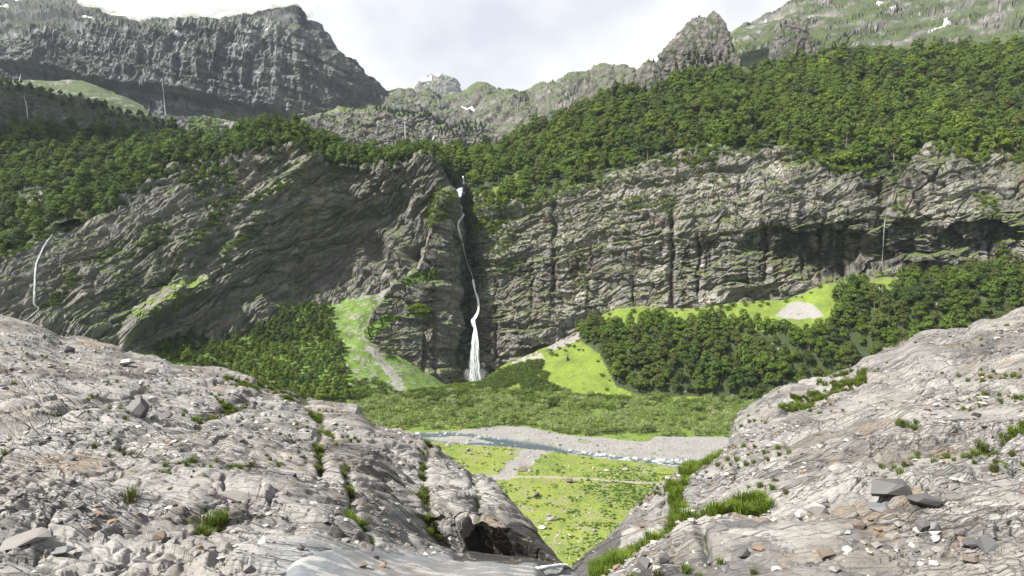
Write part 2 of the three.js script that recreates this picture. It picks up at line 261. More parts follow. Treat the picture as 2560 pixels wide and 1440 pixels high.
// ------------------------------------------------------------------ far ridge closing the valley, centre
const ridgeFar = landform({
  b0: 880, b1: 1680, nx: 470, steps: [70, 80, 16], lines: [
    [[880, 360, 1900], [1100, 350, 1850], [1250, 390, 1500], [1400, 350, 1380], [1680, 300, 1250]],
    [[880, 300, 2200], [950, 292, 2200], [1020, 285, 2180], [1100, 295, 2080], [1160, 302, 1980], [1200, 285, 1850], [1260, 268, 1750], [1330, 300, 1560], [1400, 268, 1520], [1460, 252, 1500], [1540, 232, 1440], [1680, 220, 1330]],
    [[880, 262, 2700], [951, 236, 2700], [975, 232, 2680], [1002, 223, 2660], [1014, 228, 2650], [1025, 224, 2640], [1040, 236, 2640], [1053, 243, 2640], [1060, 228, 2620], [1067, 224, 2610], [1078, 230, 2600], [1092, 244, 2600], [1134, 243, 2500], [1155, 233, 2450], [1180, 218, 2400], [1200, 212, 2380], [1216, 213, 2380], [1229, 221, 2380], [1248, 247, 2400], [1268, 239, 2400], [1285, 241, 2380], [1306, 236, 2340], [1325, 228, 2280], [1342, 218, 2220], [1359, 211, 2180], [1372, 216, 2160], [1380, 211, 2150], [1398, 211, 2120], [1412, 200, 2100], [1426, 195, 2060], [1450, 187, 2020], [1468, 186, 1980], [1480, 188, 1960], [1496, 176, 1940], [1507, 172, 1920], [1514, 180, 1900], [1524, 178, 1880], [1540, 181, 1850], [1552, 178, 1830], [1562, 186, 1810], [1574, 183, 1790], [1595, 197, 1750], [1680, 210, 1600]],
    [[880, 320, 3100], [1300, 300, 2900], [1680, 260, 2100]]],
  relief: (x, y, z, b, e, t) => { const s = y - 0.5 * x + 45 * fbm(x / 180, y / 180, z / 180, 2); const k = 1 - 0.75 * sstep(1.6, 1.97, t); return ridge(x / 24, y / 40, z / 24, 3) * 7 + k * (ridge(x / 80, y / 260, z / 80, 4) * 22 + bedding(x, y, z, s, 11) * 1.2 + fbm(x / 130, y / 130, z / 130, 3) * 30); },
  paint: (c, x, y, z, nx, ny, nz, b, e, t) => {
    const s = y - 0.5 * x + 45 * fbm(x / 180, y / 180, z / 180, 2), nn = fbm(x / 40, y / 40, z / 40, 4);
    paintRock(c, x, y, z, s, 13, 0.2); scale(c, 0.7);
    blend(c, [0.072, 0.104, 0.0252], 0.9 * sstep(0.56, 0.72, ny + nn * 0.4));
    for (const [sb, se, sw, sh] of [[1188, 282, 16, 3], [955, 248, 5, 5], [930, 278, 14, 4], [1268, 240, 5, 2], [1055, 246, 5, 2], [1297, 243, 4, 2], [1098, 250, 6, 2], [1012, 234, 4, 1.5]]) if (Math.hypot((b - sb) / sw, (e - se) / sh) < 1 + 0.8 * nn) set(c, K.snow);
  },
});
tag(new THREE.Mesh(ridgeFar.g, CRAG), 'ridge', 'green and grey rock ridge closing the valley in the middle distance', null, null, 'structure');

// ------------------------------------------------------------------ cliff band below that ridge
const band = landform({
  b0: 730, b1: 1330, nx: 330, steps: [60, 24, 8], lines: [
    [[730, 400, 1560], [1000, 405, 1560], [1330, 420, 1500]],
    [[730, 318, 1600], [770, 304, 1610], [820, 292, 1640], [880, 286, 1640], [940, 289, 1620], [1010, 292, 1600], [1060, 300, 1600], [1095, 318, 1590], [1125, 330, 1560], [1180, 322, 1560], [1230, 336, 1540], [1280, 350, 1520], [1330, 360, 1500]],
    [[730, 312, 1950], [780, 298, 1980], [860, 280, 1980], [920, 276, 1960], [1000, 286, 1900], [1060, 297, 1800], [1130, 322, 1720], [1200, 316, 1700], [1330, 352, 1640]],
    [[730, 330, 2100], [1000, 310, 2100], [1330, 380, 1800]]],
  relief: (x, y, z, b, e, t) => (t < 1.1 ? ridge(x / 45, y / 260, z / 45, 4) * 14 + bedding(x, y, z, y + 0.1 * x, 9) : fbm(x / 60, y / 60, z / 60, 3) * 8) + fbm(x / 100, y / 100, z / 100, 2) * 14,
  paint: (c, x, y, z, nx, ny, nz, b, e, t) => {
    const nn = fbm(x / 30, y / 30, z / 30, 4);
    paintRock(c, x, y, z, y + 0.1 * x, 10, 0.3); scale(c, 0.8);
    blend(c, K.rockDark, 0.5 * sstep(0.08, 0.4, fbm(x / 12, y / 160, z / 12, 3)));
    blend(c, [0.0792, 0.119, 0.0252], sstep(0.5, 0.7, ny + nn * 0.4));
  },
});
tag(new THREE.Mesh(band.g, CRAG), 'cliff_band', 'dark streaked cliff band with a thin waterfall below the far ridge', null, null, 'structure');

// ------------------------------------------------------------------ grassy spur and cliffs at far left
const spur = landform({ wide: [1400, 0],
  b0: -160, b1: 500, nx: 300, steps: [26, 44, 30, 8], lines: [
    [[-160, 390, 1180], [500, 400, 1150]],
    [[-160, 322, 1230], [0, 322, 1230], [130, 318, 1230], [220, 345, 1210], [300, 348, 1200], [400, 345, 1200], [500, 360, 1180]],
    [[-160, 195, 1290], [0, 212, 1290], [50, 224, 1290], [90, 232, 1300], [130, 250, 1300], [180, 258, 1300], [240, 266, 1300], [300, 290, 1290], [350, 305, 1290], [410, 318, 1280], [460, 336, 1260], [500, 362, 1240]],
    [[-160, 175, 1750], [0, 202, 1720], [60, 204, 1720], [130, 201, 1720], [200, 206, 1700], [260, 220, 1660], [320, 245, 1600], [370, 280, 1500], [430, 314, 1400], [500, 360, 1330]],
    [[-160, 260, 2000], [250, 280, 2000], [500, 380, 1600]]],
  relief: (x, y, z, b, e, t) => (t < 2.05 ? bedding(x, y, z, y + 0.25 * x, 8) * 1.1 + ridge(x / 40, y / 150, z / 40, 3) * 9 : fbm(x / 50, y / 50, z / 50, 3) * 7) + fbm(x / 90, y / 90, z / 90, 2) * 12,
  paint: (c, x, y, z, nx, ny, nz, b, e, t) => {
    const nn = fbm(x / 24, y / 24, z / 24, 4);
    paintRock(c, x, y, z, y + 0.25 * x, 9, 0.35); scale(c, 0.62);
    blend(c, [0.0432, 0.0648, 0.0144], sstep(0.40, 0.6, ny + nn * 0.45));
    if (t > 1.98) { set(c, [0.05, 0.078, 0.018]); mottle(c, x, y, z, 1 / 30, 0.6); if (fbm(x / 14, y / 40, z / 60, 3) > 0.22) set(c, K.scree); }
  },
});
tag(new THREE.Mesh(spur.g, CRAG), 'spur', 'grassy spur with dark cliffs below the massif at far left', null, null, 'structure');

// ------------------------------------------------------------------ grass mountain at upper right
const alp = landform({ wide: [0, 1500],
  b0: 1760, b1: 2720, nx: 420, steps: [70, 60, 12], lines: [
    [[1760, 230, 1040], [2000, 205, 1060], [2720, 190, 1000]],
    [[1760, 150, 1500], [1810, 108, 1560], [1850, 92, 1560], [1900, 84, 1560], [2000, 70, 1540], [2200, 90, 1450], [2400, 100, 1400], [2720, 60, 1350]],
    [[1760, 170, 1950], [1800, 115, 1960], [1830, 87, 1960], [1845, 72, 1950], [1858, 66, 1950], [1865, 63, 1960], [1872, 66, 1970], [1900, 50, 2000], [1940, 25, 2040], [1985, -2, 2100], [2060, -50, 2200], [2300, -110, 2300], [2720, -160, 2300]],
    [[1760, 240, 2600], [2200, 60, 2900], [2720, 0, 2900]]],
  relief: (x, y, z, b, e, t) => { const s = y - 0.42 * x - 0.1 * z + 30 * fbm(x / 150, y / 150, z / 150, 2), m = sstep(-0.15, 0.3, fbm(x / 130, s / 60, z / 130, 3)); return bedding(x, y, z, s, 12) * (0.25 + m * 1.1) + fbm(x / 90, y / 90, z / 90, 4) * 22 * (t < 1.9 ? 1 : 0.3); },
  paint: (c, x, y, z, nx, ny, nz, b, e, t) => {
    const s = y - 0.42 * x - 0.1 * z + 30 * fbm(x / 150, y / 150, z / 150, 2), nn = fbm(x / 30, y / 30, z / 30, 4), m = fbm(x / 120, s / 36, z / 120, 4);
    set(c, [0.05, 0.073, 0.018]); mottle(c, x, y, z, 1 / 60, 0.5); mottle(c, x, y, z, 1 / 8, 0.5);
    const k = sstep(0.06, 0.2, m + nn * 0.3 + (0.62 - ny) * 0.9 + sstep(0.6, 1.9, t) * 0.22 + 0.02);
    if (k > 0) { const q = [0, 0, 0]; paintRock(q, x, y, z, s, 10, 0.15); scale(q, 0.8); blend(c, q, k); }
    for (const [sb, se, sw, sh, sl] of [[2352, 68, 26, 1.8, -0.42], [2200, 5, 8, 3, 0], [2232, 20, 8, 2, 0], [1905, 55, 9, 2, -0.4], [2365, 52, 5, 12, -0.1]]) if (Math.hypot((b - sb) / sw, (e - se - (b - sb) * sl) / sh) < 1 + 0.7 * nn) set(c, K.snow);
  },
});
tag(new THREE.Mesh(alp.g, CRAG), 'mountain_slope', 'green alpine slope with grey rock bands at upper right', null, null, 'structure');

// ------------------------------------------------------------------ right cliff
const CRACKS = [[1385, 500, 770, 9, 9], [1680, 530, 765, 9, 10], [1330, 660, 800, 8, 5], [1240, 700, 900, 5, 4], [1475, 720, 860, 8, 5], [1585, 690, 770, 6, 4], [1745, 590, 730, 7, 8], [1768, 600, 690, 6, 5], [1850, 440, 500, 4, 5], [2010, 520, 690, 8, 7], [2060, 540, 700, 7, 7], [2205, 430, 600, 16, 12], [2300, 430, 520, 14, 9], [1910, 560, 700, 9, 7], [2120, 560, 690, 8, 6], [2480, 560, 680, 10, 8]];
const CAVES = [[1400, 878, 110, 20, 12], [2080, 640, 150, 70, 16], [1930, 620, 90, 60, 10], [2260, 600, 60, 60, 9], [2450, 600, 110, 55, 14], [2330, 690, 70, 40, 12], [1910, 740, 46, 24, 9], [2210, 450, 60, 40, 9]];
const rightCliff = landform({ wide: [0, 1500],
  b0: 1158, b1: 2700, nx: 690, steps: [36, 106, 86, 22], lines: [
    [[1158, 1000, 716], [1200, 985, 704], [1450, 930, 682], [1700, 840, 648], [2100, 800, 604], [2700, 740, 535]],
    [[1158, 850, 722], [1178, 850, 716], [1198, 850, 700], [1300, 840, 692], [1450, 800, 682], [1600, 730, 664], [1800, 720, 644], [2000, 700, 622], [2200, 660, 606], [2400, 650, 584], [2700, 620, 546]],
    [[1158, 640, 744], [1178, 640, 738], [1198, 640, 708], [1300, 640, 700], [1450, 600, 690], [1600, 580, 666], [1800, 570, 636], [2000, 560, 610], [2200, 540, 596], [2400, 530, 574], [2700, 520, 536]],
    [[1158, 470, 800], [1178, 480, 772], [1200, 500, 735], [1300, 505, 722], [1400, 482, 718], [1480, 458, 714], [1560, 425, 700], [1640, 405, 690], [1700, 388, 682], [1760, 372, 674], [1850, 380, 664], [1940, 366, 654], [2000, 380, 640], [2080, 410, 630], [2180, 424, 620], [2250, 418, 616], [2330, 372, 610], [2420, 384, 600], [2560, 400, 582], [2700, 400, 560]],
    [[1158, 440, 860], [1300, 470, 800], [1480, 430, 790], [1700, 365, 750], [2000, 355, 710], [2330, 355, 680], [2700, 385, 630]]],
  relief: (x, y, z, b, e, t) => {
    const s = y - 0.17 * x + 10 * fbm(x / 70, y / 70, z / 70, 3);
    let d = bedding(x, y, z, s, 4.6) * 1.15 + ridge(x / 26, y / 130, z / 26, 3) * 3.6 + fbm(x / 60, y / 60, z / 60, 3) * 11 + fbm(x / 7, y / 9, z / 7, 4) * 1.9 + layer(s / 9 + 0.5 * noise(x / 60, y / 60, z / 60), 6) * 4.5;
    const w = 5 * noise(x / 14, y / 14, 2);
    for (const [cb, e0, e1, cw, cd] of CRACKS) if (e > e0 - 30 && e < e1 + 30) { const q = Math.abs(b + w * 2.4 - cb) / (cw * (0.7 + 0.5 * noise(x / 9, y / 16, 5))); if (q < 2.2) d -= cd * (0.55 + 0.6 * noise(x / 20, y / 20, 9)) * Math.exp(-q * q) * sstep(e0 - 25, e0 + 10, e) * sstep(e1 + 25, e1 - 10, e); }
    for (const [cb, ce, rb, re, cd] of CAVES) { const q = Math.hypot((b + w * 2 - cb) / rb, (e + w * 1.4 - ce) / re); if (q < 1.2) d -= 0.85 * cd * (1 - sstep(e < ce ? 0.8 : 0.3, e < ce ? 1.0 : 1.15, q)); }
    return d * (t > 3.05 ? 0.4 : 1);
  },
  paint: (c, x, y, z, nx, ny, nz, b, e, t) => {
    const s = y - 0.17 * x + 10 * fbm(x / 70, y / 70, z / 70, 3), nn = fbm(x / 9, y / 9, z / 9, 4), n2 = fbm(x / 40, y / 40, z / 40, 3);
    paintRock(c, x, y, z, s, 5, 0.4); scale(c, 0.98);
    scale(c, 0.80 + 0.40 * sstep(-0.2, 0.35, fbm(x / 75 + 3, y / 45, z / 75, 3) + 0.25 * sstep(420, 250, Math.abs(b - 1620))));
    blend(c, [0.151, 0.108, 0.072], 0.45 * sstep(0.12, 0.32, fbm(x / 6 + 40, y / 55, z / 6, 3)));
    const wetShade = fbm(x / 5, y / 60, z / 5, 3);
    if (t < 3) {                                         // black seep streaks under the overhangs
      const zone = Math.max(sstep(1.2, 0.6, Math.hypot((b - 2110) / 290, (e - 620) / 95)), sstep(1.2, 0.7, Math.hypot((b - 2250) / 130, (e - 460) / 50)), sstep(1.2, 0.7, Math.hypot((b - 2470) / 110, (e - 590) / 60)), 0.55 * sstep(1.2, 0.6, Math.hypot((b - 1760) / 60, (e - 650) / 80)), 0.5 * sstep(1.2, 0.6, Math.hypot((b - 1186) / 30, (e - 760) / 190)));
      blend(c, [0.0216, 0.0202, 0.0202], 0.9 * sstep(0.02, 0.22, wetShade + zone * 0.42 - 0.24 + nn * 0.1));
      for (const [cb, e0, e1, cw] of CRACKS) if (e > e0 && e < e1 && Math.abs(b + 6 * n2 - cb) < cw * 0.7 + nn * 4) blend(c, [0.0504, 0.0446, 0.0396], 0.7);  // shade inside the carved cracks painted into the rock colour
      if (Math.abs(b - 1408 + n2 * 10 + (e - 640) * -0.08) < 9 + nn * 10 && e > 560 && e < 800) blend(c, K.rockLight, 0.9);
      if (e < 460 + nn * 20 && Math.hypot((b - 1940) / 40, (e - 425) / 26) < 1 + nn * 0.5) blend(c, [0.36, 0.346, 0.324], 0.7);
    }
    const gr = sstep(0.50, 0.66, ny + nn * 0.3 + n2 * 0.5 - 0.06 + (e < 480 ? 0.05 : 0));
    blend(c, [0.0828, 0.119, 0.0173], gr * 0.92);
    if (t > 3.02) set(c, K.under);
  },
});
tag(new THREE.Mesh(rightCliff.g, CRAG), 'cliff', 'long grey layered cliff with black seep streaks right of the waterfall', null, null, 'structure');

const GLADES = [[[1560, 262], [1600, 232], [1650, 205], [1668, 214], [1640, 240], [1590, 268]], [[1830, 130], [1930, 105], [1938, 150], [1880, 158], [1840, 150]], [[2360, 190], [2390, 200], [2400, 260], [2370, 250]], [[2100, 300], [2150, 305], [2140, 330], [2100, 325]], [[1200, 490], [1260, 455], [1300, 440], [1300, 458], [1240, 500]]];
// ------------------------------------------------------------------ wooded slope above the right cliff
const GAP = (x, y, z) => fbm(x / 42 + 11, y / 42, z / 42, 3);
const rightSlope = landform({ wide: [0, 1500],
  b0: 1050, b1: 2700, nx: 320, steps: [34, 62, 8], lines: [
    [[1050, 520, 752], [1110, 500, 760], [1158, 470, 776], [1200, 505, 738], [1300, 506, 726], [1480, 458, 716], [1700, 388, 684], [1850, 380, 668], [1940, 366, 658], [2080, 408, 636], [2250, 416, 622], [2330, 372, 614], [2560, 400, 588], [2700, 400, 566]],
    [[1050, 420, 810], [1110, 410, 830], [1180, 418, 860], [1300, 410, 850], [1480, 360, 830], [1700, 300, 800], [1940, 280, 780], [2250, 280, 750], [2560, 270, 720], [2700, 260, 700]],
    [[1050, 392, 900], [1110, 392, 930], [1180, 400, 960], [1240, 384, 960], [1300, 352, 970], [1370, 318, 970], [1460, 275, 970], [1540, 246, 960], [1600, 234, 950], [1650, 222, 950], [1700, 206, 960], [1770, 198, 970], [1830, 194, 980], [1900, 188, 985], [1960, 180, 990], [2050, 158, 990], [2150, 148, 985], [2250, 146, 980], [2400, 136, 960], [2560, 120, 930], [2700, 110, 900]],
    [[1050, 460, 1100], [1300, 420, 1150], [1540, 300, 1120], [1770, 240, 1120], [2100, 170, 1180], [2700, 150, 1150]]],
  relief: (x, y, z) => fbm(x / 60, y / 60, z / 60, 3) * 12 + fbm(x / 12, y / 12, z / 12, 3) * 2,
  paint: (c, x, y, z, nx, ny, nz, b, e, t) => {
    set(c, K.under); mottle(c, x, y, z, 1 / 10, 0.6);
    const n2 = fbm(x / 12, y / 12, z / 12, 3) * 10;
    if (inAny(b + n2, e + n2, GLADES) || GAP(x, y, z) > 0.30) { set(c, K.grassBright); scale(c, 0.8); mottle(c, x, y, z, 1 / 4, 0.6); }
    if (inAny(b + n2, e + n2, [[[2400, 240], [2480, 228], [2570, 222], [2570, 246], [2480, 262], [2400, 258]], [[1970, 138], [2120, 150], [2120, 172], [2000, 168]]])) paintRock(c, x, y, z, y, 4, 0.3);
  },
});
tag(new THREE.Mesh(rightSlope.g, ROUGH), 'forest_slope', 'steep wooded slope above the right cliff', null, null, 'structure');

// ------------------------------------------------------------------ left cliff: the great folded slab
const LEFTGRASS = [[[305, 806], [350, 764], [430, 708], [490, 672], [516, 684], [506, 735], [430, 776], [380, 806], [330, 818]], [[0, 665], [40, 610], [120, 570], [136, 585], [80, 620], [20, 668]], [[1050, 540], [1080, 480], [1110, 520], [1100, 560]], [[620, 500], [680, 470], [740, 432], [752, 440], [690, 486], [630, 520]], [[540, 640], [590, 602], [596, 612], [550, 650]]];
const LEFTROCKS = [[[40, 505], [110, 490], [120, 530], [50, 530]], [[395, 425], [440, 418], [470, 440], [455, 480], [410, 480]]];
const leftCliff = landform({ wide: [1500, 0],
  b0: -160, b1: 1128, nx: 610, steps: [30, 98, 90, 20], lines: [
    [[-160, 860, 500], [0, 850, 510], [330, 910, 545], [530, 900, 575], [690, 830, 630], [870, 760, 685], [960, 740, 690], [1128, 980, 700]],
    [[-160, 800, 505], [0, 780, 515], [150, 790, 530], [330, 820, 556], [420, 840, 572], [530, 820, 600], [600, 770, 622], [690, 730, 655], [780, 710, 690], [870, 672, 722], [960, 660, 716], [1040, 640, 706], [1128, 620, 712]],
    [[-160, 740, 530], [0, 690, 545], [150, 650, 560], [330, 610, 590], [420, 590, 610], [530, 580, 632], [690, 560, 672], [800, 550, 716], [900, 550, 744], [980, 540, 740], [1050, 530, 714], [1128, 540, 720]],
    [[-160, 690, 560], [0, 640, 575], [60, 610, 585], [130, 574, 595], [200, 552, 610], [280, 510, 630], [340, 480, 645], [400, 442, 665], [440, 420, 675], [500, 420, 680], [560, 400, 690], [600, 372, 694], [660, 362, 700], [730, 372, 706], [790, 402, 712], [850, 412, 716], [930, 420, 716], [1000, 416, 712], [1060, 392, 712], [1090, 400, 716], [1105, 440, 725], [1128, 470, 745]],
    [[-160, 660, 620], [130, 550, 660], [440, 410, 740], [730, 360, 770], [1000, 400, 780], [1128, 450, 800]]],
  relief: (x, y, z, b, e, t) => {
    const bend = 30 * fbm(x / 150 + 5, y / 150, z / 150, 2), s = y * 0.78 + (-0.62) * x * 0.9 + bend + 5 * fbm(x / 30, y / 30, z / 30, 3);
    let d = bedding(x, y, z, s, 4.2) * 1.05 + ridge(x / 40, y / 70, z / 40, 3) * 4 + fbm(x / 70, y / 70, z / 70, 3) * 13 + fbm(x / 8, y / 8, z / 8, 4) * 3.0 - 3 * sstep(0.55, 0.85, ridge((x - y) / 22, (x + y) / 60, z / 30, 2));
    const w = 6 * noise(x / 18, y / 18, 6);
    for (const [cb, ce, rb, re, cd] of [[1040, 632, 34, 26, 22], [945, 625, 30, 40, 14], [985, 660, 16, 24, 10], [800, 690, 50, 50, 12], [705, 742, 50, 18, 9], [520, 610, 16, 22, 6], [850, 440, 110, 30, 6], [705, 392, 24, 16, 8]]) { const q = Math.hypot((b + w - cb) / rb, (e + w - ce) / re); if (q < 1.2) d -= cd * (1 - sstep(0.4, 1.15, q)); }
    d += 9 * Math.exp(-(((lineDist(b, e, [[590, 560], [700, 470], [790, 395]])) / 22) ** 2)) + 7 * Math.exp(-(((lineDist(b, e, [[980, 600], [1010, 640], [990, 690]])) / 20) ** 2));
    d -= 7 * Math.exp(-((lineDist(b, e, [[470, 720], [560, 590], [640, 520]]) / 14) ** 2));
    const yu = b < 430 ? lerp(796, 702, (b - 305) / 125) : lerp(702, 672, (b - 430) / 82), dn = e - yu + w; d += 20 * clamp(dn / 46) * sstep(84, 62, dn) * sstep(285, 330, b) * sstep(535, 505, b);
    return d * (t > 3.05 ? 0.4 : 1);
  },
  paint: (c, x, y, z, nx, ny, nz, b, e, t) => {
    const bend = 30 * fbm(x / 150 + 5, y / 150, z / 150, 2), s = y * 0.78 - 0.56 * x + bend + 5 * fbm(x / 30, y / 30, z / 30, 3), nn = fbm(x / 9, y / 9, z / 9, 4), n2 = fbm(x / 45, y / 45, z / 45, 3);
    paintRock(c, x, y, z, s, 4.6, 0.28); scale(c, 0.80);
    const yel = sstep(1.1, 0.5, Math.hypot((b - 775) / 60, (e - 545) / 130)) * sstep(0, 0.2, fbm(x / 14, s / 5, z / 14, 3)); blend(c, [0.259, 0.23, 0.137], 0.6 * yel);
    blend(c, [0.0648, 0.0756, 0.036], 0.5 * sstep(0, 0.4, fbm(x / 25, s / 12, z / 25, 3)) * sstep(640, 540, e) * sstep(650, 760, b));
    if (b > 600 && b < 790 && e < 505) blend(c, [0.302, 0.266, 0.209], 0.45 * sstep(-0.05, 0.3, fbm(x / 12, y / 22, z / 12, 3)));
    if (lineDist(b + nn * 8, e, [[790, 600], [880, 520], [950, 478], [1010, 448]]) < 3) blend(c, [0.302, 0.259, 0.18], 0.8);
    const gr = sstep(0.50, 0.64, ny + nn * 0.3 + n2 * 0.45 - 0.10); blend(c, [0.0612, 0.0972, 0.0158], gr * 0.95);
    if (inAny(b + nn * 22, e + nn * 16, LEFTGRASS)) { set(c, K.grassBright); mottle(c, x, y, z, 1 / 5, 0.7); scale(c, 0.85); if (fbm(x / 9, s / 3, z / 9, 4) + 0.35 * nn > 0.06) paintRock(c, x, y, z, s, 4, 0.3); }
    if (t > 3.02) set(c, K.under);
  },
});
tag(new THREE.Mesh(leftCliff.g, CRAG), 'cliff', 'great folded grey cliff slab with caves left of the waterfall', null, null, 'structure');
// ------------------------------------------------------------------ rib left of the waterfall
const rib = landform({
  b0: 872, b1: 1186, nx: 250, steps: [156, 30, 6], lines: [
    [[872, 880, 622], [960, 915, 632], [1020, 950, 640], [1100, 985, 655], [1160, 990, 682], [1186, 990, 698]],
    [[872, 862, 636], [890, 846, 640], [920, 806, 646], [960, 745, 654], [1000, 700, 660], [1040, 676, 664], [1060, 640, 668], [1080, 560, 674], [1105, 500, 684], [1125, 480, 692], [1140, 500, 700], [1150, 560, 708], [1160, 620, 716], [1172, 680, 730], [1186, 700, 745]],
    [[872, 868, 660], [920, 812, 690], [1000, 720, 705], [1060, 650, 715], [1105, 490, 730], [1140, 500, 745], [1186, 720, 760]],
    [[872, 900, 700], [1060, 700, 740], [1186, 760, 780]]],
  relief: (x, y, z, b, e, t) => { const s = y + 0.12 * x + 6 * fbm(x / 60, y / 60, z / 60, 2), w = 5 * noise(x / 12, y / 14, 2); let d = bedding(x, y, z, s, 4.4) * 1.2 + ridge(x / 20, y / 110, z / 20, 3) * 2.6 + fbm(x / 6, y / 6, z / 6, 3) * 1.3 + fbm(x / 40, y / 40, z / 40, 2) * 5;
    for (const [cb, e0, e1, cw, cd] of [[1088, 720, 950, 5, 6], [1128, 730, 900, 4, 4], [1060, 840, 960, 5, 5], [1165, 620, 900, 10, 9], [1148, 560, 660, 6, 7]]) if (e > e0 - 20 && e < e1 + 20) { const q = Math.abs(b + w - cb) / cw; d -= cd * Math.exp(-q * q) * sstep(e0 - 20, e0 + 10, e) * sstep(e1 + 20, e1 - 10, e); }
    d -= 9 * (1 - sstep(0.5, 1.1, Math.hypot((b + w - 1165) / 24, (e + w - 880) / 90))); return d * (t > 1.1 ? 0.5 : 1); },
  paint: (c, x, y, z, nx, ny, nz, b, e, t) => {
    const s = y + 0.12 * x, nn = fbm(x / 8, y / 8, z / 8, 4), n2 = fbm(x / 34, y / 34, z / 34, 3);
    paintRock(c, x, y, z, s, 4.6, 0.45);
    blend(c, [0.0288, 0.0274, 0.0259], 0.85 * sstep(0.02, 0.2, fbm(x / 4, y / 40, z / 4, 3) - 0.25 + 0.45 * sstep(1.2, 0.5, Math.hypot((b - 1172) / 26, (e - 800) / 170))));
    blend(c, [0.173, 0.122, 0.072], 0.6 * sstep(0.1, 0.35, fbm(x / 9 + 7, y / 16, z / 9, 3)) * sstep(840, 900, e));
    blend(c, [0.0756, 0.112, 0.0173], sstep(0.46, 0.62, ny + nn * 0.3 + n2 * 0.3 + 0.03) * 0.95);
    if (inAny(b + nn * 12, e + nn * 8, [[[1000, 712], [1040, 678], [1090, 672], [1098, 692], [1040, 708]], [[1010, 790], [1040, 764], [1082, 778], [1080, 792], [1040, 796]], [[900, 830], [960, 780], [1000, 790], [930, 850]]])) { set(c, K.grass); scale(c, 1.15); mottle(c, x, y, z, 1 / 4, 0.5); }
  },
});
tag(new THREE.Mesh(rib.g, CRAG), 'rock_rib', 'jointed rock rib rising left of the tall waterfall', null, null, 'structure');

// ------------------------------------------------------------------ wooded slopes above the left cliff
const leftSlope = landform({ wide: [1500, 0],
  b0: -160, b1: 660, nx: 220, steps: [60, 8], lines: [
    [[-160, 700, 556], [0, 650, 572], [130, 580, 594], [280, 516, 628], [440, 424, 674], [560, 404, 690], [660, 370, 702]],
    [[-160, 328, 960], [0, 326, 950], [100, 322, 950], [220, 345, 940], [330, 352, 920], [440, 356, 880], [540, 356, 820], [600, 345, 780], [660, 340, 760]],
    [[-160, 420, 1150], [300, 440, 1100], [660, 420, 900]]],
  relief: (x, y, z) => fbm(x / 60, y / 60, z / 60, 3) * 16 + fbm(x / 12, y / 12, z / 12, 3) * 2,
  paint: (c, x, y, z, nx, ny, nz, b, e) => { set(c, K.under); mottle(c, x, y, z, 1 / 10, 0.6); const n2 = fbm(x / 12, y / 12, z / 12, 3) * 10; if (inAny(b + n2, e + n2, LEFTROCKS)) { paintRock(c, x, y, z, y, 4, 0.3); scale(c, 0.8); } },
});
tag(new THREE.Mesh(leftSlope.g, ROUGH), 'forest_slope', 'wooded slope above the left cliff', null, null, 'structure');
const knoll = landform({
  b0: 580, b1: 1130, nx: 160, steps: [30, 12], lines: [
    [[580, 420, 690], [660, 366, 702], [730, 374, 708], [790, 404, 714], [930, 421, 718], [1060, 394, 714], [1105, 440, 727], [1130, 475, 748]],
    [[580, 356, 740], [640, 330, 745], [690, 318, 750], [750, 330, 750], [800, 352, 752], [860, 378, 756], [960, 388, 760], [1060, 386, 760], [1130, 420, 790]],
    [[580, 460, 820], [850, 460, 830], [1130, 500, 850]]],
  relief: (x, y, z) => fbm(x / 25, y / 25, z / 25, 3) * 5, paint: (c, x, y, z) => { set(c, K.under); mottle(c, x, y, z, 1 / 10, 0.6); },
});
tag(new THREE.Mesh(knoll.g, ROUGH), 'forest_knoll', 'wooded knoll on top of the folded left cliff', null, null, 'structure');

// ------------------------------------------------------------------ scree and meadow slopes at the foot of the cliffs
const talus = landform({ wide: [1400, 0],
  b0: 120, b1: 1200, nx: 350, steps: [66, 84, 8], lines: [
    [[120, 1015, 515], [600, 1012, 522], [900, 1005, 538], [1200, 995, 556]],
    [[120, 890, 520], [330, 890, 540], [500, 890, 560], [700, 865, 604], [885, 850, 630], [960, 880, 632], [1020, 915, 634], [1080, 946, 642], [1120, 962, 655], [1200, 968, 668]],
    [[120, 870, 535], [330, 842, 562], [420, 846, 582], [530, 836, 606], [600, 795, 630], [690, 752, 662], [780, 728, 694], [860, 690, 722], [930, 676, 722], [985, 715, 700], [1020, 860, 665], [1080, 930, 660], [1120, 952, 668], [1200, 960, 690]],
    [[120, 890, 560], [530, 840, 640], [780, 730, 720], [930, 690, 760], [1020, 880, 700], [1200, 980, 720]]],
  relief: (x, y, z) => fbm(x / 30, y / 30, z / 30, 3) * 3 + fbm(x / 5, y / 5, z / 5, 4) * 0.9,
  paint: (c, x, y, z, nx, ny, nz, b, e, t) => {
    const nn = fbm(x / 8, y / 8, z / 8, 4), n3 = fbm(x / 2.2, y / 2.2, z / 2.2, 2);
    set(c, K.grass); scale(c, 1.05); mottle(c, x, y, z, 1 / 14, 0.8); mottle(c, x, y, z, 1 / 2.5, 0.7); blend(c, K.moss, 0.7 * sstep(0.05, 0.3, fbm(x / 10 + 4, y / 10, z / 10, 4)));
    const up = sstep(770, 690, e) * sstep(740, 860, b), fan = inPoly(b + nn * 26, e + nn * 14, [[905, 862], [945, 874], [1000, 950], [1015, 990], [990, 985], [960, 930]]) ? 0.30 : 0;
    const st = up * 0.55 + fan + 0.16 * sstep(820, 900, b) * sstep(1080, 980, b) + 0.12 * sstep(1.7, 2, t);
    if (n3 * 0.6 + nn * 0.5 + st > 0.28) { set(c, K.scree); mottle(c, x, y, z, 0.7, 0.6); }
    if (b < 560 && b > 320 && e > 845 && t < 1.6) scale(c, 0.9);
  },
});
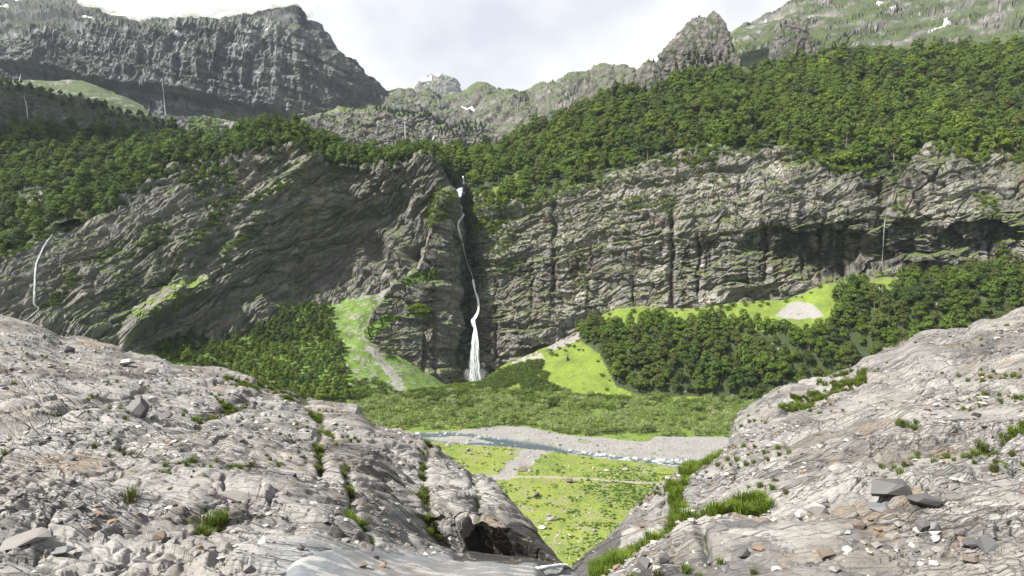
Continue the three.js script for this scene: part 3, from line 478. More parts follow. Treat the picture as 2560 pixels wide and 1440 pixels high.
tag(new THREE.Mesh(talus.g, ROUGH), 'scree_slope', 'grassy scree slope below the folded left cliff', null, null, 'structure');
const WOODED = [[1442, 838], [1475, 812], [1560, 822], [1640, 806], [1700, 822], [1760, 814], [1880, 820], [1960, 826], [2085, 830], [2098, 755], [2150, 722], [2230, 775], [2240, 700], [2330, 690], [2480, 660], [2720, 640], [2720, 1010], [1900, 1010], [1760, 985], [1600, 985], [1540, 960], [1500, 880]];
const rightFoot = landform({ wide: [0, 1500],
  b0: 1150, b1: 2700, nx: 420, steps: [56, 70, 8], lines: [
    [[1150, 996, 556], [1500, 1002, 545], [1900, 1010, 530], [2300, 1010, 500], [2700, 1010, 470]],
    [[1150, 975, 640], [1240, 960, 636], [1330, 930, 616], [1430, 905, 604], [1500, 880, 600], [1700, 850, 586], [2000, 815, 556], [2200, 780, 536], [2400, 750, 520], [2700, 730, 494]],
    [[1150, 962, 682], [1200, 956, 688], [1260, 912, 682], [1330, 888, 676], [1430, 852, 664], [1500, 788, 662], [1600, 764, 648], [1700, 772, 634], [1760, 768, 628], [1860, 752, 620], [1940, 752, 612], [2000, 736, 606], [2060, 712, 600], [2120, 704, 594], [2230, 694, 580], [2330, 706, 566], [2560, 660, 540], [2700, 640, 524]],
    [[1150, 980, 730], [1500, 800, 720], [2000, 750, 660], [2700, 660, 580]]],
  relief: (x, y, z) => fbm(x / 35, y / 35, z / 35, 3) * 2.5 + fbm(x / 3, y / 3, z / 3, 3) * 0.35,
  paint: (c, x, y, z, nx, ny, nz, b, e, t) => {
    const nn = fbm(x / 8, y / 8, z / 8, 4), n3 = fbm(x / 1.6, y / 1.6, z / 1.6, 2);
    set(c, K.grassBright); mottle(c, x, y, z, 1 / 18, 0.6); mottle(c, x, y, z, 1 / 1.8, 0.5); if (inPoly(b + nn * 6, e - 6 + nn * 4, WOODED)) { set(c, K.under); mottle(c, x, y, z, 0.3, 0.6); }
    if (inPoly(b + nn * 10, e + nn * 8, [[1960, 765], [1985, 750], [2030, 758], [2062, 792], [2000, 800], [1940, 792]]) || lineDist(b + nn * 5, e, [[2190, 715], [2212, 728], [2226, 752]]) < 2.6 || (t > 1.86 + nn * 0.1 && b < 1480 && b > 1370)) { set(c, K.gravel); scale(c, 1.05); mottle(c, x, y, z, 0.8, 0.4); }
    if (inPoly(b + nn * 8, e, [[1280, 905], [1310, 885], [1350, 880], [1362, 900], [1330, 915], [1290, 920]]) && n3 > -0.15) { set(c, K.rockLight); mottle(c, x, y, z, 0.6, 0.7); }
    if (t > 1.9 && n3 + nn > 0.2) { set(c, K.dirt); }
    if (n3 > 0.5) set(c, K.rockLight); blend(c, K.moss, 0.5 * sstep(0.1, 0.4, nn));
  },
});
tag(new THREE.Mesh(rightFoot.g, ROUGH), 'meadow_slope', 'bright green meadow slope at the foot of the right cliff', null, null, 'structure');

// ------------------------------------------------------------------ valley floor: meadow, gravel, river, path on one level
const FLOOR = -90, floorD = e => -FLOOR * F / (e - CY);
const RIVER_UP = [[1030, 1080], [1116, 1081], [1169, 1081], [1211, 1088], [1246, 1093], [1299, 1100], [1352, 1107], [1422, 1121], [1492, 1130], [1563, 1139], [1633, 1144], [1714, 1146], [1800, 1148]];
const RIVER_LOW = [[1030, 1090], [1081, 1101], [1141, 1107], [1211, 1111], [1281, 1116], [1352, 1123], [1387, 1126], [1457, 1135], [1527, 1144], [1598, 1152], [1650, 1159], [1689, 1165], [1800, 1180]];
const rUp = curve(RIVER_UP, 1), rLow = curve(RIVER_LOW, 1);
const ISLAND = [[1062, 1093], [1100, 1089], [1160, 1088], [1200, 1095], [1232, 1104], [1150, 1103], [1090, 1099]];
const BAR = [[1118, 1081], [1125, 1078], [1190, 1070], [1250, 1063], [1320, 1067], [1400, 1084], [1450, 1091], [1500, 1092], [1560, 1100], [1612, 1103], [1634, 1098], [1640, 1090], [1720, 1092], [1900, 1092], [1900, 1200], [1700, 1150], [1400, 1118], [1200, 1088]];
const WASH = [[1195, 1202], [1190, 1192], [1245, 1186], [1258, 1170], [1266, 1155], [1298, 1140], [1284, 1124], [1340, 1122], [1390, 1124], [1352, 1138], [1336, 1152], [1330, 1164], [1296, 1174], [1288, 1188], [1270, 1198]];
const PATH = [[1180, 1198], [1290, 1193], [1400, 1193], [1480, 1197], [1560, 1203], [1640, 1209], [1740, 1216]];
const floorKind = (b, e, x, z) => {
  const n = fbm(x / 9, 1, z / 9, 3), m = fbm(x / 3, 4, z / 3, 2), bb = b + n * 16, ee = e + n * 3.2 + m * 1.2;
  const up = rUp(bb), lo = rLow(bb);
  if (ee > up && ee < lo && !inPoly(bb, ee, ISLAND)) return 2;
  if (lineDist(b, e + n * 1.5, PATH) < 2.1 + m * 1.2) return 3;
  if (inPoly(bb, ee, ISLAND) || inPoly(bb, ee, BAR) || (ee > lo - 1 && ee < lo + 2.5 + m * 4) || (ee < up && ee > up - 2)) return 1;
  if (inPoly(bb, ee, WASH) && m * 0.5 + n > -0.42) return 1;
  return 0;
};
{
  const b0 = 860, b1 = 1990, e0 = 1452, e1 = 984, nx = 500, ny = 215, N = nx * ny, pos = new Float32Array(N * 3), kind = new Uint8Array(N), col = new Float32Array(N * 3), c = [0, 0, 0];
  for (let j = 0; j < ny; j++) for (let i = 0; i < nx; i++) {
    const n = j * nx + i, b = lerp(b0, b1, i / (nx - 1)), e = lerp(e0, e1, j / (ny - 1)), [x, , z] = P(b, e, floorD(e)), k = kind[n] = floorKind(b, e, x, z);
    const n1 = fbm(x / 30, 0, z / 30, 3), n2 = fbm(x / 2.6, 3, z / 2.6, 3), n3 = fbm(x / 0.9, 3, z / 0.9, 2), n4 = fbm(x / 12, 6, z / 12, 3);
    let y = FLOOR + n1 * 0.8 + n4 * 0.25;
    if (k === 0) {
      const far = e < rUp(b);
      set(c, far ? [0.11, 0.17, 0.018] : [0.162, 0.205, 0.026]); mottle(c, x, 0, z, 1 / 16, 0.35);
      blend(c, [0.195, 0.185, 0.095], 0.65 * sstep(0.0, 0.4, n4 + n2 * 0.35) * (far ? 0.2 : 1));
      blend(c, [0.07, 0.125, 0.012], 0.65 * sstep(0.02, 0.22, n2 * 0.8 + n1 * 0.5 - n4 * 0.2 + (far ? 0 : 0.22 * sstep(1.1, 0.4, Math.hypot((b - 1560) / 130, (e - 1215) / 60)))));
      if (!far && n3 * 0.7 + n4 * 0.4 > 0.34) set(c, K.scree);
      y += n3 * 0.18 + n2 * 0.25;
    } else if (k === 1) { set(c, K.gravel); mottle(c, x, 0, z, 1 / 12, 0.3); mottle(c, x, 0, z, 1 / 1.5, 0.5); if (n4 > 0.28 && n3 > 0) set(c, K.grass); y += n3 * 0.25 - 0.3; }
    else if (k === 3) { set(c, [0.27, 0.245, 0.205]); mottle(c, x, 0, z, 1 / 1.5, 0.3); y += n3 * 0.05; }
    else {                                               // moving water: grey-blue glides and white broken water
      const fl = fbm(x / 9, 2, z / 2.2, 3), f2 = fbm(x / 2.4, 8, z / 0.9, 3), rough = sstep(1340, 1480, b) * 0.22 + (b < 1250 ? 0.1 : 0) + sstep(4, 0.5, Math.abs(e - rUp(b))) * 0.05;
      set(c, [0.075, 0.10, 0.115]); blend(c, [0.55, 0.59, 0.61], sstep(0.16, 0.4, fl * 0.5 + f2 * 0.5 + rough)); y = FLOOR - 1.0 + f2 * 0.25 + fl * 0.3;
    }
    pos.set([x, y, z], n * 3); col.set(c, n * 3);
  }
  const parts = [[], [], [], []];
  for (let j = 0; j < ny - 1; j++) for (let i = 0; i < nx - 1; i++) { const a = j * nx + i, d = a + nx; parts[Math.max(kind[a], 0)].push(a, a + 1, d + 1, a, d + 1, d); }
  const names = [['meadow', 'green stony meadow on the valley floor'], ['gravel_bar', 'pale gravel bars along the river'], ['river', 'shallow grey-blue mountain river with white riffles'], ['path', 'pale gravel footpath crossing the meadow']];
  const water = new THREE.MeshStandardMaterial({ color: new THREE.Color(ALB, ALB, ALB), vertexColors: true, roughness: 0.22, metalness: 0 });
  parts.forEach((list, k) => {
    const used = new Map(), ps = [], cs = [], ix = [];
    for (const v of list) { let q = used.get(v); if (q === undefined) { q = used.size; used.set(v, q); ps.push(pos[v * 3], pos[v * 3 + 1], pos[v * 3 + 2]); cs.push(col[v * 3], col[v * 3 + 1], col[v * 3 + 2]); } ix.push(q); }
    const g = new THREE.BufferGeometry(); g.setAttribute('position', new THREE.Float32BufferAttribute(ps, 3)); g.setAttribute('color', new THREE.Float32BufferAttribute(cs, 3)); g.setIndex(ix); g.computeVertexNormals();
    tag(new THREE.Mesh(g, k === 2 ? water : ROUGH), names[k][0], names[k][1], null, null, 'structure');
  });
  const gr = new THREE.PlaneGeometry(30000, 30000, 8, 8); gr.rotateX(-Math.PI / 2); gr.translate(0, FLOOR - 3.2, 0);
  tag(new THREE.Mesh(gr, new THREE.MeshStandardMaterial({ color: new THREE.Color(0.1, 0.14, 0.03), roughness: 1 })), 'ground', 'valley ground reaching under the slopes', null, null, 'structure');
}

// ------------------------------------------------------------------ foreground rock on both sides of the notch
const LCREV = [[[560, 958], [640, 972], [700, 985], [760, 1012], [800, 1050], [830, 1098]], [[800, 1095], [806, 1175]], [[1074, 1118], [1060, 1170], [1066, 1250], [1092, 1335], [1150, 1392]], [[868, 1180], [884, 1250], [894, 1305], [934, 1352]], [[1182, 1196], [1200, 1250], [1196, 1300]], [[500, 1040], [560, 1010], [620, 1000]], [[300, 1120], [380, 1135], [430, 1150]], [[470, 1300], [520, 1330], [560, 1310]]];
const RCREV = [[[1490, 1436], [1560, 1384], [1640, 1336], [1740, 1290], [1830, 1268], [1900, 1250]], [[1650, 1330], [1680, 1270], [1692, 1215], [1730, 1170], [1800, 1100], [1808, 1062]], [[1960, 1005], [2040, 970], [2110, 945], [2150, 935]], [[1760, 1330], [1770, 1400]], [[2260, 1060], [2290, 1075]], [[2440, 1160], [2540, 1110], [2600, 1090]]];
const GROUNDROCK = (right) => ({
  relief: (x, y, z, b, e, t) => {
    const u0 = x * 0.94 + z * 0.34 * (right ? -1 : 1), v0 = z * 0.94 - x * 0.34 * (right ? -1 : 1) - y * 0.8;
    const wx = fbm(u0 * 0.9, v0 * 0.9, 1.3, 3) * 0.5, wz = fbm(u0 * 0.9 + 7, v0 * 0.9, 4.4, 3) * 0.5;
    let d = fbm(x * 0.22, y * 0.22, z * 0.22, 3) * 0.36 + fbm(x * 0.8, y * 0.8, z * 0.8, 3) * 0.15;
    const smooth = right ? sstep(0.9, 0.4, Math.hypot((b - 2000) / 250, (e - 1440) / 40)) : sstep(1352, 1392, e + 10 * noise(x * 2, 1, z * 2)) * sstep(560, 760, b);
    const dist = Math.hypot(x, z), rough = (0.45 + 0.75 * sstep(-0.3, 0.35, fbm(x * 0.35 + 3, y * 0.3, z * 0.35, 2))) * (1 - smooth * 0.93);
    const plate = (fu, fv, k, h, tilt, gap, gw) => { worley((u0 + wx) * fu + k, (v0 + wz) * fv); const ed = sstep(0, gw, W.f2 - W.f1); return (hash2(W.i, W.j + 5) - 0.5) * h * ed + (W.dx * (hash2(W.i, W.j) - 0.5) + W.dy * (hash2(W.j, W.i) - 0.2)) * tilt - gap * (1 - ed); };
    d += rough * (plate(0.8, 0.9, 0, 0.09, 0.10, 0.05, 0.30) + plate(2.2, 1.9, 9, 0.06, 0.07, 0.05, 0.34) * sstep(30, 12, dist) + plate(5.2, 4.2, 4, 0.03, 0.035, 0.028, 0.4) * sstep(15, 7, dist));
    d += rough * (fbm(x * 3, y * 3, z * 3, 2) * 0.03 + fbm(x * 7, y * 7, z * 7, 2) * 0.02 * sstep(16, 6, dist));
    const j1 = Math.abs(noise(u0 * 0.42 + wx, v0 * 0.16, 3.3)), j2 = Math.abs(noise(u0 * 0.13 + 4, v0 * 0.5 + wz, 8.8)); d -= (1 - smooth) * 0.05 * ((1 - sstep(0.008, 0.03, j1)) + (1 - sstep(0.008, 0.03, j2)));
    for (const l of right ? RCREV : LCREV) { const q = lineDist(b + wx * 16, e + wz * 16, l); if (q < 40) d -= (right ? 0.16 : 0.09) * Math.exp(-((q / 12) ** 2)) * Math.min(1, Math.hypot(x, z) / 10); }
    const near = Math.min(1, Math.hypot(x, z) / 7) * (0.35 + 0.65 * sstep(60, 260, Math.hypot(b - 1430, e - 1400)));
    return d * near * (t > (right ? 2.02 : 4.02) ? 0.5 : 1);
  },
  paint: (c, x, y, z, nx, ny, nz, b, e, t) => {
    const n1 = fbm(x * 0.45, y * 0.45, z * 0.45, 4), n2 = fbm(x * 3, y * 3, z * 3, 3), n3 = fbm(x * 14, y * 14, z * 14, 2);
    const u0 = x * 0.94 + z * 0.34 * (right ? -1 : 1), v0 = z * 0.94 - x * 0.34 * (right ? -1 : 1) - y * 0.8;
    set(c, [0.288, 0.281, 0.267]); blend(c, [0.255, 0.222, 0.182], 0.45 * sstep(0, 0.4, n1)); blend(c, [0.12, 0.10, 0.082], 0.6 * sstep(0.12, 0.34, fbm(x * 0.5 + 5, y * 0.5, z * 0.5, 4) + (right ? 0.08 : 0))); blend(c, [0.215, 0.215, 0.212], 0.6 * sstep(0.05, 0.4, -n1 + n2 * 0.2));
    const wx = fbm(u0 * 0.9, v0 * 0.9, 1.3, 3) * 0.5, wz = fbm(u0 * 0.9 + 7, v0 * 0.9, 4.4, 3) * 0.5;
    worley((u0 + wx) * 2.2 + 9, (v0 + wz) * 1.9); scale(c, (0.86 + 0.28 * hash2(W.i, W.j + 1)) * 1.30);
    scale(c, 1 + 0.25 * n3);
    if (fbm(x * 1.1 + 20, y * 1.1, z * 1.1, 4) + 0.25 * n3 > 0.24) blend(c, [0.15, 0.148, 0.145], 0.75);                // grey lichen
    if (fbm(x * 0.8 + 50, y * 0.8, z * 0.8, 4) + 0.2 * n3 > 0.27) blend(c, [0.26, 0.185, 0.12], 0.6);                     // rust stain
    blend(c, [0.07, 0.06, 0.045], 0.8 * sstep(0.28, 0.42, n2 * 0.8 + n1 * 0.3 + n3 * 0.2));
    let q = 99; for (const l of right ? RCREV : LCREV) q = Math.min(q, lineDist(b + n1 * 20, e + n2 * 14, l));
    if (q < 4 + n2 * 16 + n1 * 8) { set(c, [0.075, 0.085, 0.025]); mottle(c, x, y, z, 6, 0.6); }
    if (!right) {
      const sm = sstep(1356, 1396, e + 12 * n2) * sstep(560, 760, b); if (sm > 0) { const q2 = [0.30, 0.32, 0.345]; const vein = fbm(x * 0.9, y * 2, z * 4.5, 4); blend(q2, [0.62, 0.60, 0.57], sstep(0.1, 0.16, Math.abs(vein)) < 0.5 ? 0.5 * (1 - Math.abs(vein) / 0.16) : 0); scale(q2, 1 + 0.2 * n2); blend(c, q2, sm); }
      const wetShade = inPoly(b + n2 * 24, e + n2 * 18 + n1 * 12, [[1150, 1396], [1165, 1340], [1205, 1325], [1250, 1312], [1300, 1306], [1340, 1326], [1380, 1374], [1412, 1412], [1330, 1422], [1200, 1410]]);  // wet black rock, with the shade of the undercut put into the tint
      if (wetShade) { set(c, [0.05, 0.049, 0.05]); mottle(c, x, y, z, 3, 0.9); if (Math.abs(fbm(x * 2.2, y * 3, z * 2.2, 3)) < 0.02) set(c, [0.33, 0.29, 0.22]); }
    } else {
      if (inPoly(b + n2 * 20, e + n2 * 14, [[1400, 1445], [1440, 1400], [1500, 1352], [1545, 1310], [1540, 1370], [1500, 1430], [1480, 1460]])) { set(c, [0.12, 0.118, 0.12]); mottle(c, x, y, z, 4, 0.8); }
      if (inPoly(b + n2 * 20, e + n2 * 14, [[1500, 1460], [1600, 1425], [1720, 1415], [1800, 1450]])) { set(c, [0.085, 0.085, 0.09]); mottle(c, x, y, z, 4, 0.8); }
    }
  },
});
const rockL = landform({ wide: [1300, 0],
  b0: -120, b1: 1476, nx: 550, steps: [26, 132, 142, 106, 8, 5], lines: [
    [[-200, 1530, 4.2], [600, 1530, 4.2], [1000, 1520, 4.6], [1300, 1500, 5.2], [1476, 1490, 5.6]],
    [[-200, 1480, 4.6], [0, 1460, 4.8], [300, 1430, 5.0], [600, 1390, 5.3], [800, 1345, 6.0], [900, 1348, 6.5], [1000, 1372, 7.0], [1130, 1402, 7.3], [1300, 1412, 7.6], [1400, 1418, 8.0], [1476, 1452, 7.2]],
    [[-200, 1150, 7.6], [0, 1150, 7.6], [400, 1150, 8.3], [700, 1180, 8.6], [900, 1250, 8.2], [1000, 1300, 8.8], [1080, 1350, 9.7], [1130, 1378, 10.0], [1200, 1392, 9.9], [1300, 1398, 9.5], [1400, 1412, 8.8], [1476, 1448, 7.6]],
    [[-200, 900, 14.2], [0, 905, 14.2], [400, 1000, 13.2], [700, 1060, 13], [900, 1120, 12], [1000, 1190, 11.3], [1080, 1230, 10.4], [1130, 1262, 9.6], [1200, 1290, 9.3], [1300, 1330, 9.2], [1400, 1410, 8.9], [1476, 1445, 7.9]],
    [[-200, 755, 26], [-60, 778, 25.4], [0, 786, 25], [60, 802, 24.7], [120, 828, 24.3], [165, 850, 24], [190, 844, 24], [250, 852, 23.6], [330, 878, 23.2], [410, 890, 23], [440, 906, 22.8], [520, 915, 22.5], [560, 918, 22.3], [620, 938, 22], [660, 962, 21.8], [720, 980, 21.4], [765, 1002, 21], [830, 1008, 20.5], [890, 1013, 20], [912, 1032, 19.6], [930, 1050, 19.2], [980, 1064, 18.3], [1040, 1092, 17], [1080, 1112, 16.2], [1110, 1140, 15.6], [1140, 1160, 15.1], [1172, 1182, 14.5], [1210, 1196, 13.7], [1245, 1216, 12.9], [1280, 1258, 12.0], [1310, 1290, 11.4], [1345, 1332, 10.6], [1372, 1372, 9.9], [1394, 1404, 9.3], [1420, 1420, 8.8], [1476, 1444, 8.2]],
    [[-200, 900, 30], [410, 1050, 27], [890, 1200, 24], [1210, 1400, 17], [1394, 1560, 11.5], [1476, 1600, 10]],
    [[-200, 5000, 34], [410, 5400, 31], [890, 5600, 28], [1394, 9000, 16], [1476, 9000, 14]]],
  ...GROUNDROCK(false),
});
const rockR = landform({ wide: [0, 1300],
  b0: 1392, b1: 2690, back2: true, nx: 470, steps: [164, 180, 8, 5], lines: [
    [[1392, 1560, 6.4], [1480, 1540, 5.4], [1600, 1530, 4.6], [2000, 1530, 4.2], [2760, 1530, 4.2]],
    [[1392, 1470, 7.6], [1440, 1430, 7.9], [1500, 1400, 7.9], [1560, 1370, 7.8], [1700, 1290, 8.2], [1800, 1220, 8.9], [2000, 1170, 9.0], [2200, 1130, 9.0], [2500, 1090, 9.0], [2760, 1060, 9.0]],
    [[1392, 1452, 8.2], [1420, 1424, 8.5], [1440, 1403, 8.8], [1470, 1378, 9.1], [1500, 1352, 9.5], [1530, 1320, 9.9], [1560, 1291, 10.3], [1600, 1250, 10.9], [1640, 1214, 11.5], [1680, 1184, 12.3], [1720, 1152, 13.1], [1765, 1130, 14.2], [1800, 1100, 15], [1815, 1085, 15.3], [1825, 1050, 15.9], [1870, 1020, 16.6], [1920, 985, 17.2], [1990, 953, 18], [2060, 935, 18.4], [2140, 908, 19], [2160, 892, 19.2], [2250, 860, 20], [2300, 832, 20.4], [2330, 828, 20.6], [2420, 826, 21], [2450, 798, 21.3], [2510, 786, 21.7], [2560, 766, 22], [2760, 700, 24]],
    [[1392, 1600, 11], [1640, 1420, 15], [1870, 1180, 20], [2250, 1000, 23.5], [2760, 850, 28]],
    [[1392, 9000, 15], [1870, 6000, 24], [2760, 5200, 32]]],
  ...GROUNDROCK(true),
});
for (const lf of [rockL, rockR]) { const uv = new Float32Array(lf.N * 2), k = lf === rockR ? -1 : 1; for (let n = 0; n < lf.N; n++) { const x = lf.pos[n * 3], y = lf.pos[n * 3 + 1], z = lf.pos[n * 3 + 2]; const wu = fbm(x * 0.16, y * 0.16, z * 0.16, 2) * 1.3, wv = fbm(x * 0.16 + 9, y * 0.16, z * 0.16, 2) * 1.3; uv[n * 2] = (x * 0.94 + z * 0.34 * k + wu) / 8; uv[n * 2 + 1] = (z * 0.94 - x * 0.34 * k - y * 0.8 + wv) / 8; } lf.g.setAttribute('uv', new THREE.BufferAttribute(uv, 2)); }
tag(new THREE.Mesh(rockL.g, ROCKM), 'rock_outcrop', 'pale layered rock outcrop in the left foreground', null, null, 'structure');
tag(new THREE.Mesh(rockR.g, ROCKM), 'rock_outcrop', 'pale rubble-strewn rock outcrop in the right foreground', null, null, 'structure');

const slab = landform({
  b0: 560, b1: 1440, nx: 210, steps: [90, 6], lines: [
    [[560, 1530, 4.2], [1000, 1520, 4.6], [1300, 1500, 5.2], [1440, 1490, 5.5]],
    [[560, 1430, 4.9], [700, 1400, 5.3], [800, 1378, 5.6], [900, 1374, 6.1], [1000, 1384, 6.7], [1130, 1408, 7.1], [1300, 1416, 7.5], [1400, 1422, 7.8], [1440, 1436, 7.5]],
    [[560, 1460, 5.6], [800, 1420, 6.4], [1130, 1440, 8], [1440, 1470, 8.4]]],
  relief: (x, y, z, b, e, t) => 0.10 + fbm(x * 0.8, y, z * 0.8, 3) * 0.10 + fbm(x * 4, y * 4, z * 7, 3) * 0.02 - 0.34 * sstep(760, 580, b + 60 * fbm(x * 1.5, 3, z * 1.5, 2)) - 0.4 * sstep(1330, 1430, b) - 0.26 * sstep(0.70, 1.0, t + 0.25 * fbm(x * 1.5, 1, z * 1.5, 3)),
  paint: (c, x, y, z) => { const n = fbm(x * 1.2, y * 2, z * 2.4, 3), v = fbm(x * 0.7 + n * 0.3, y * 2, z * 4 + 3, 4), g = fbm(x * 9, y * 9, z * 16, 3); set(c, [0.165, 0.177, 0.193]); blend(c, [0.215, 0.195, 0.17], 0.7 * sstep(0, 0.4, n)); if (Math.abs(v) < 0.055 + g * 0.03) blend(c, [0.38, 0.37, 0.355], 0.75); scale(c, 1 + g * 0.5); },
});
tag(new THREE.Mesh(slab.g, new THREE.MeshStandardMaterial({ color: new THREE.Color(ALB, ALB, ALB), vertexColors: true, roughness: 0.55 })), 'rock_slab', 'smooth water-worn blue-grey slab with white veins at bottom centre', null, null, 'structure');

// ------------------------------------------------------------------ where the built surface lies along a bearing (for water, trees and stones set on it)
function surveyMap(lfs, bin = 4) {
  const w = Math.ceil(2560 / bin), h = Math.ceil(1440 / bin), m = new Float32Array(w * h).fill(1e6);
  for (const lf of lfs) for (let n = 0; n < lf.N; n++) { const z = -lf.pos[n * 3 + 2]; if (z < 0.5) continue; const i = Math.floor((CX + lf.pos[n * 3] / z * F) / bin), j = Math.floor((CY - lf.pos[n * 3 + 1] / z * F) / bin); if (i >= 0 && j >= 0 && i < w && j < h && z < m[j * w + i]) m[j * w + i] = z; }
  return (b, e) => { let best = 1e6; for (let r = 0; r < 4 && best > 9e5; r++) for (let dj = -r; dj <= r; dj++) for (let di = -r; di <= r; di++) { const i = Math.floor(b / bin) + di, j = Math.floor(e / bin) + dj; if (i >= 0 && j >= 0 && i < w && j < h) best = Math.min(best, m[j * w + i]); } return best; };
}
const atCliffs = surveyMap([rightCliff, rib, leftCliff, leftSlope, rightSlope]), atFar = surveyMap([massif, band, spur, ridgeFar]), atRock = surveyMap([rockL, rockR, slab], 3);

// ------------------------------------------------------------------ waterfalls: bundles of falling strands
const WATER = new THREE.MeshPhysicalMaterial({ color: new THREE.Color(0.80, 0.83, 0.86), roughness: 0.75, transmission: 0.3, thickness: 0 }), VEIL = new THREE.MeshPhysicalMaterial({ color: new THREE.Color(0.85, 0.88, 0.92), roughness: 0.5, transmission: 0.6, thickness: 0 });
function waterfall(line, at, strands, thick, lift, seed, label, mat = WATER) {
  const r = rng(seed), geos = [], n = line.length;
  const pts = line.map(([b, e, w]) => { const d = at(b, e) - lift; return { p: new THREE.Vector3(...P(b, e, d)), w: w * d / F }; });
  for (let i = 1; i < n; i++) if (Math.abs(pts[i].p.z - pts[i - 1].p.z) > 14) { const [b, e, w] = line[i], d = -pts[i - 1].p.z + Math.sign(pts[i - 1].p.z - pts[i].p.z) * 14; pts[i] = { p: new THREE.Vector3(...P(b, e, d)), w: w * d / F }; }
  const mid = new THREE.CatmullRomCurve3(pts.map(q => q.p)), steps = n * 5;
  for (let s = 0; s < strands; s++) {
    const off = (r() + r() + r()) / 1.5 - 1, dep = r(), t0 = r() < 0.35 ? r() * 0.5 : 0, t1 = r() < 0.35 ? 1 - r() * 0.5 : 1, th = thick * (0.4 + r()), ph = r() * 99, pos = [], idx = [];
    for (let k = 0; k <= steps; k++) {
      const t = lerp(t0, t1, k / steps), q = mid.getPoint(t), f = t * (n - 1), i = Math.min(n - 2, Math.floor(f)), w = lerp(pts[i].w, pts[i + 1].w, f - i), wob = noise(ph, t * 14, 3) * 0.35, edge = Math.sin(Math.PI * clamp(k / steps, 0.06, 0.94));
      const x = q.x + (off + wob * 1.1) * w * 0.5, y = q.y, z = q.z + dep * w * 0.5 + noise(ph + 5, t * 9, 1) * th, hw = th * (0.55 + 0.45 * edge) * (0.75 + 0.5 * noise(ph, t * 40, 8));
      pos.push(x - hw, y, z, x, y, z + hw, x + hw, y, z, x, y, z - hw);
      if (k) { const a = pos.length / 3 - 8, c = a + 4; for (let m = 0; m < 4; m++) { const m2 = (m + 1) % 4; idx.push(a + m, c + m, c + m2, a + m, c + m2, a + m2); } }
    }
    const g = new THREE.BufferGeometry(); g.setAttribute('position', new THREE.Float32BufferAttribute(pos, 3)); g.setIndex(idx); g.computeVertexNormals(); geos.push(g);
  }
  return tag(new THREE.Mesh(mergeGeometries(geos), mat), 'waterfall', label, null, null, 'structure');
}
waterfall([[1158, 440, 4], [1160, 458, 7], [1160, 470, 12], [1161, 488, 14]], atCliffs, 22, 0.28, 4, 1, 'uppermost cascade of the main waterfall among the trees');
waterfall([[1146, 512, 3], [1153, 516, 5], [1153, 528, 5], [1157, 534, 7], [1155, 543, 7], [1146, 556, 6], [1145, 566, 5], [1149, 585, 7], [1153, 600, 9], [1158, 616, 8]], atCliffs, 26, 0.4, 5, 2, 'middle leap of the main waterfall in the narrow gully');
waterfall([[1183, 698, 5], [1184, 708, 7], [1188, 728, 4], [1194, 745, 5], [1196, 775, 6], [1190, 790, 9], [1183, 800, 14], [1185, 812, 11], [1188, 822, 8], [1188, 845, 22], [1187, 880, 30], [1187, 915, 36], [1188, 954, 44]], (b, e) => Math.min(atCliffs(b, e), lerp(704, 686, sstep(690, 860, e))), 130, 0.3, 6, 3, 'tall white lower leap of the main waterfall');
waterfall([[1158, 614, 6], [1164, 640, 3], [1171, 664, 3], [1179, 684, 4], [1184, 702, 5]], atCliffs, 9, 0.28, 4, 12, 'thin stream linking the middle and lower leaps in the gully');
waterfall([[136, 575, 2], [128, 590, 3], [112, 612, 4], [101, 635, 5], [92, 656, 4], [88, 680, 4], [87, 710, 5], [86, 740, 6], [87, 762, 7], [97, 770, 4], [84, 784, 4], [64, 800, 4]], atCliffs, 14, 0.10, 2, 4, 'slender white waterfall at the left edge of the valley', VEIL);
waterfall([[2214, 538, 2], [2212, 552, 3], [2210, 570, 3], [2208, 600, 4], [2205, 640, 5], [2203, 660, 7]], atCliffs, 6, 0.14, 3, 5, 'thin misty waterfall falling from the right overhang', VEIL);
waterfall([[404, 196, 2], [407, 215, 3], [409, 235, 2], [411, 258, 3], [414, 290, 3]], atFar, 5, 0.4, 6, 6, 'thin waterfall on the great massif face', VEIL);
waterfall([[60, 240, 2], [66, 262, 3], [70, 295, 3], [73, 322, 4]], atFar, 5, 0.35, 5, 7, 'thin waterfall on the dark cliff at far left', VEIL);
waterfall([[1013, 296, 2], [1013, 320, 2.4], [1014, 350, 3]], atFar, 4, 0.3, 5, 8, 'thread-like waterfall on the far cliff band', VEIL);
waterfall([[1087, 338, 2], [1083, 346, 4], [1080, 357, 5]], atFar, 8, 0.8, 5, 9, 'short white cascade below the far cliff band');
waterfall([[52, 182, 2], [48, 208, 3]], atFar, 4, 0.5, 5, 10, 'tiny waterfall high on the left massif');
waterfall([[180, 98, 2], [174, 108, 3], [164, 119, 4]], atFar, 5, 0.6, 5, 11, 'small cascade on the upper left massif');
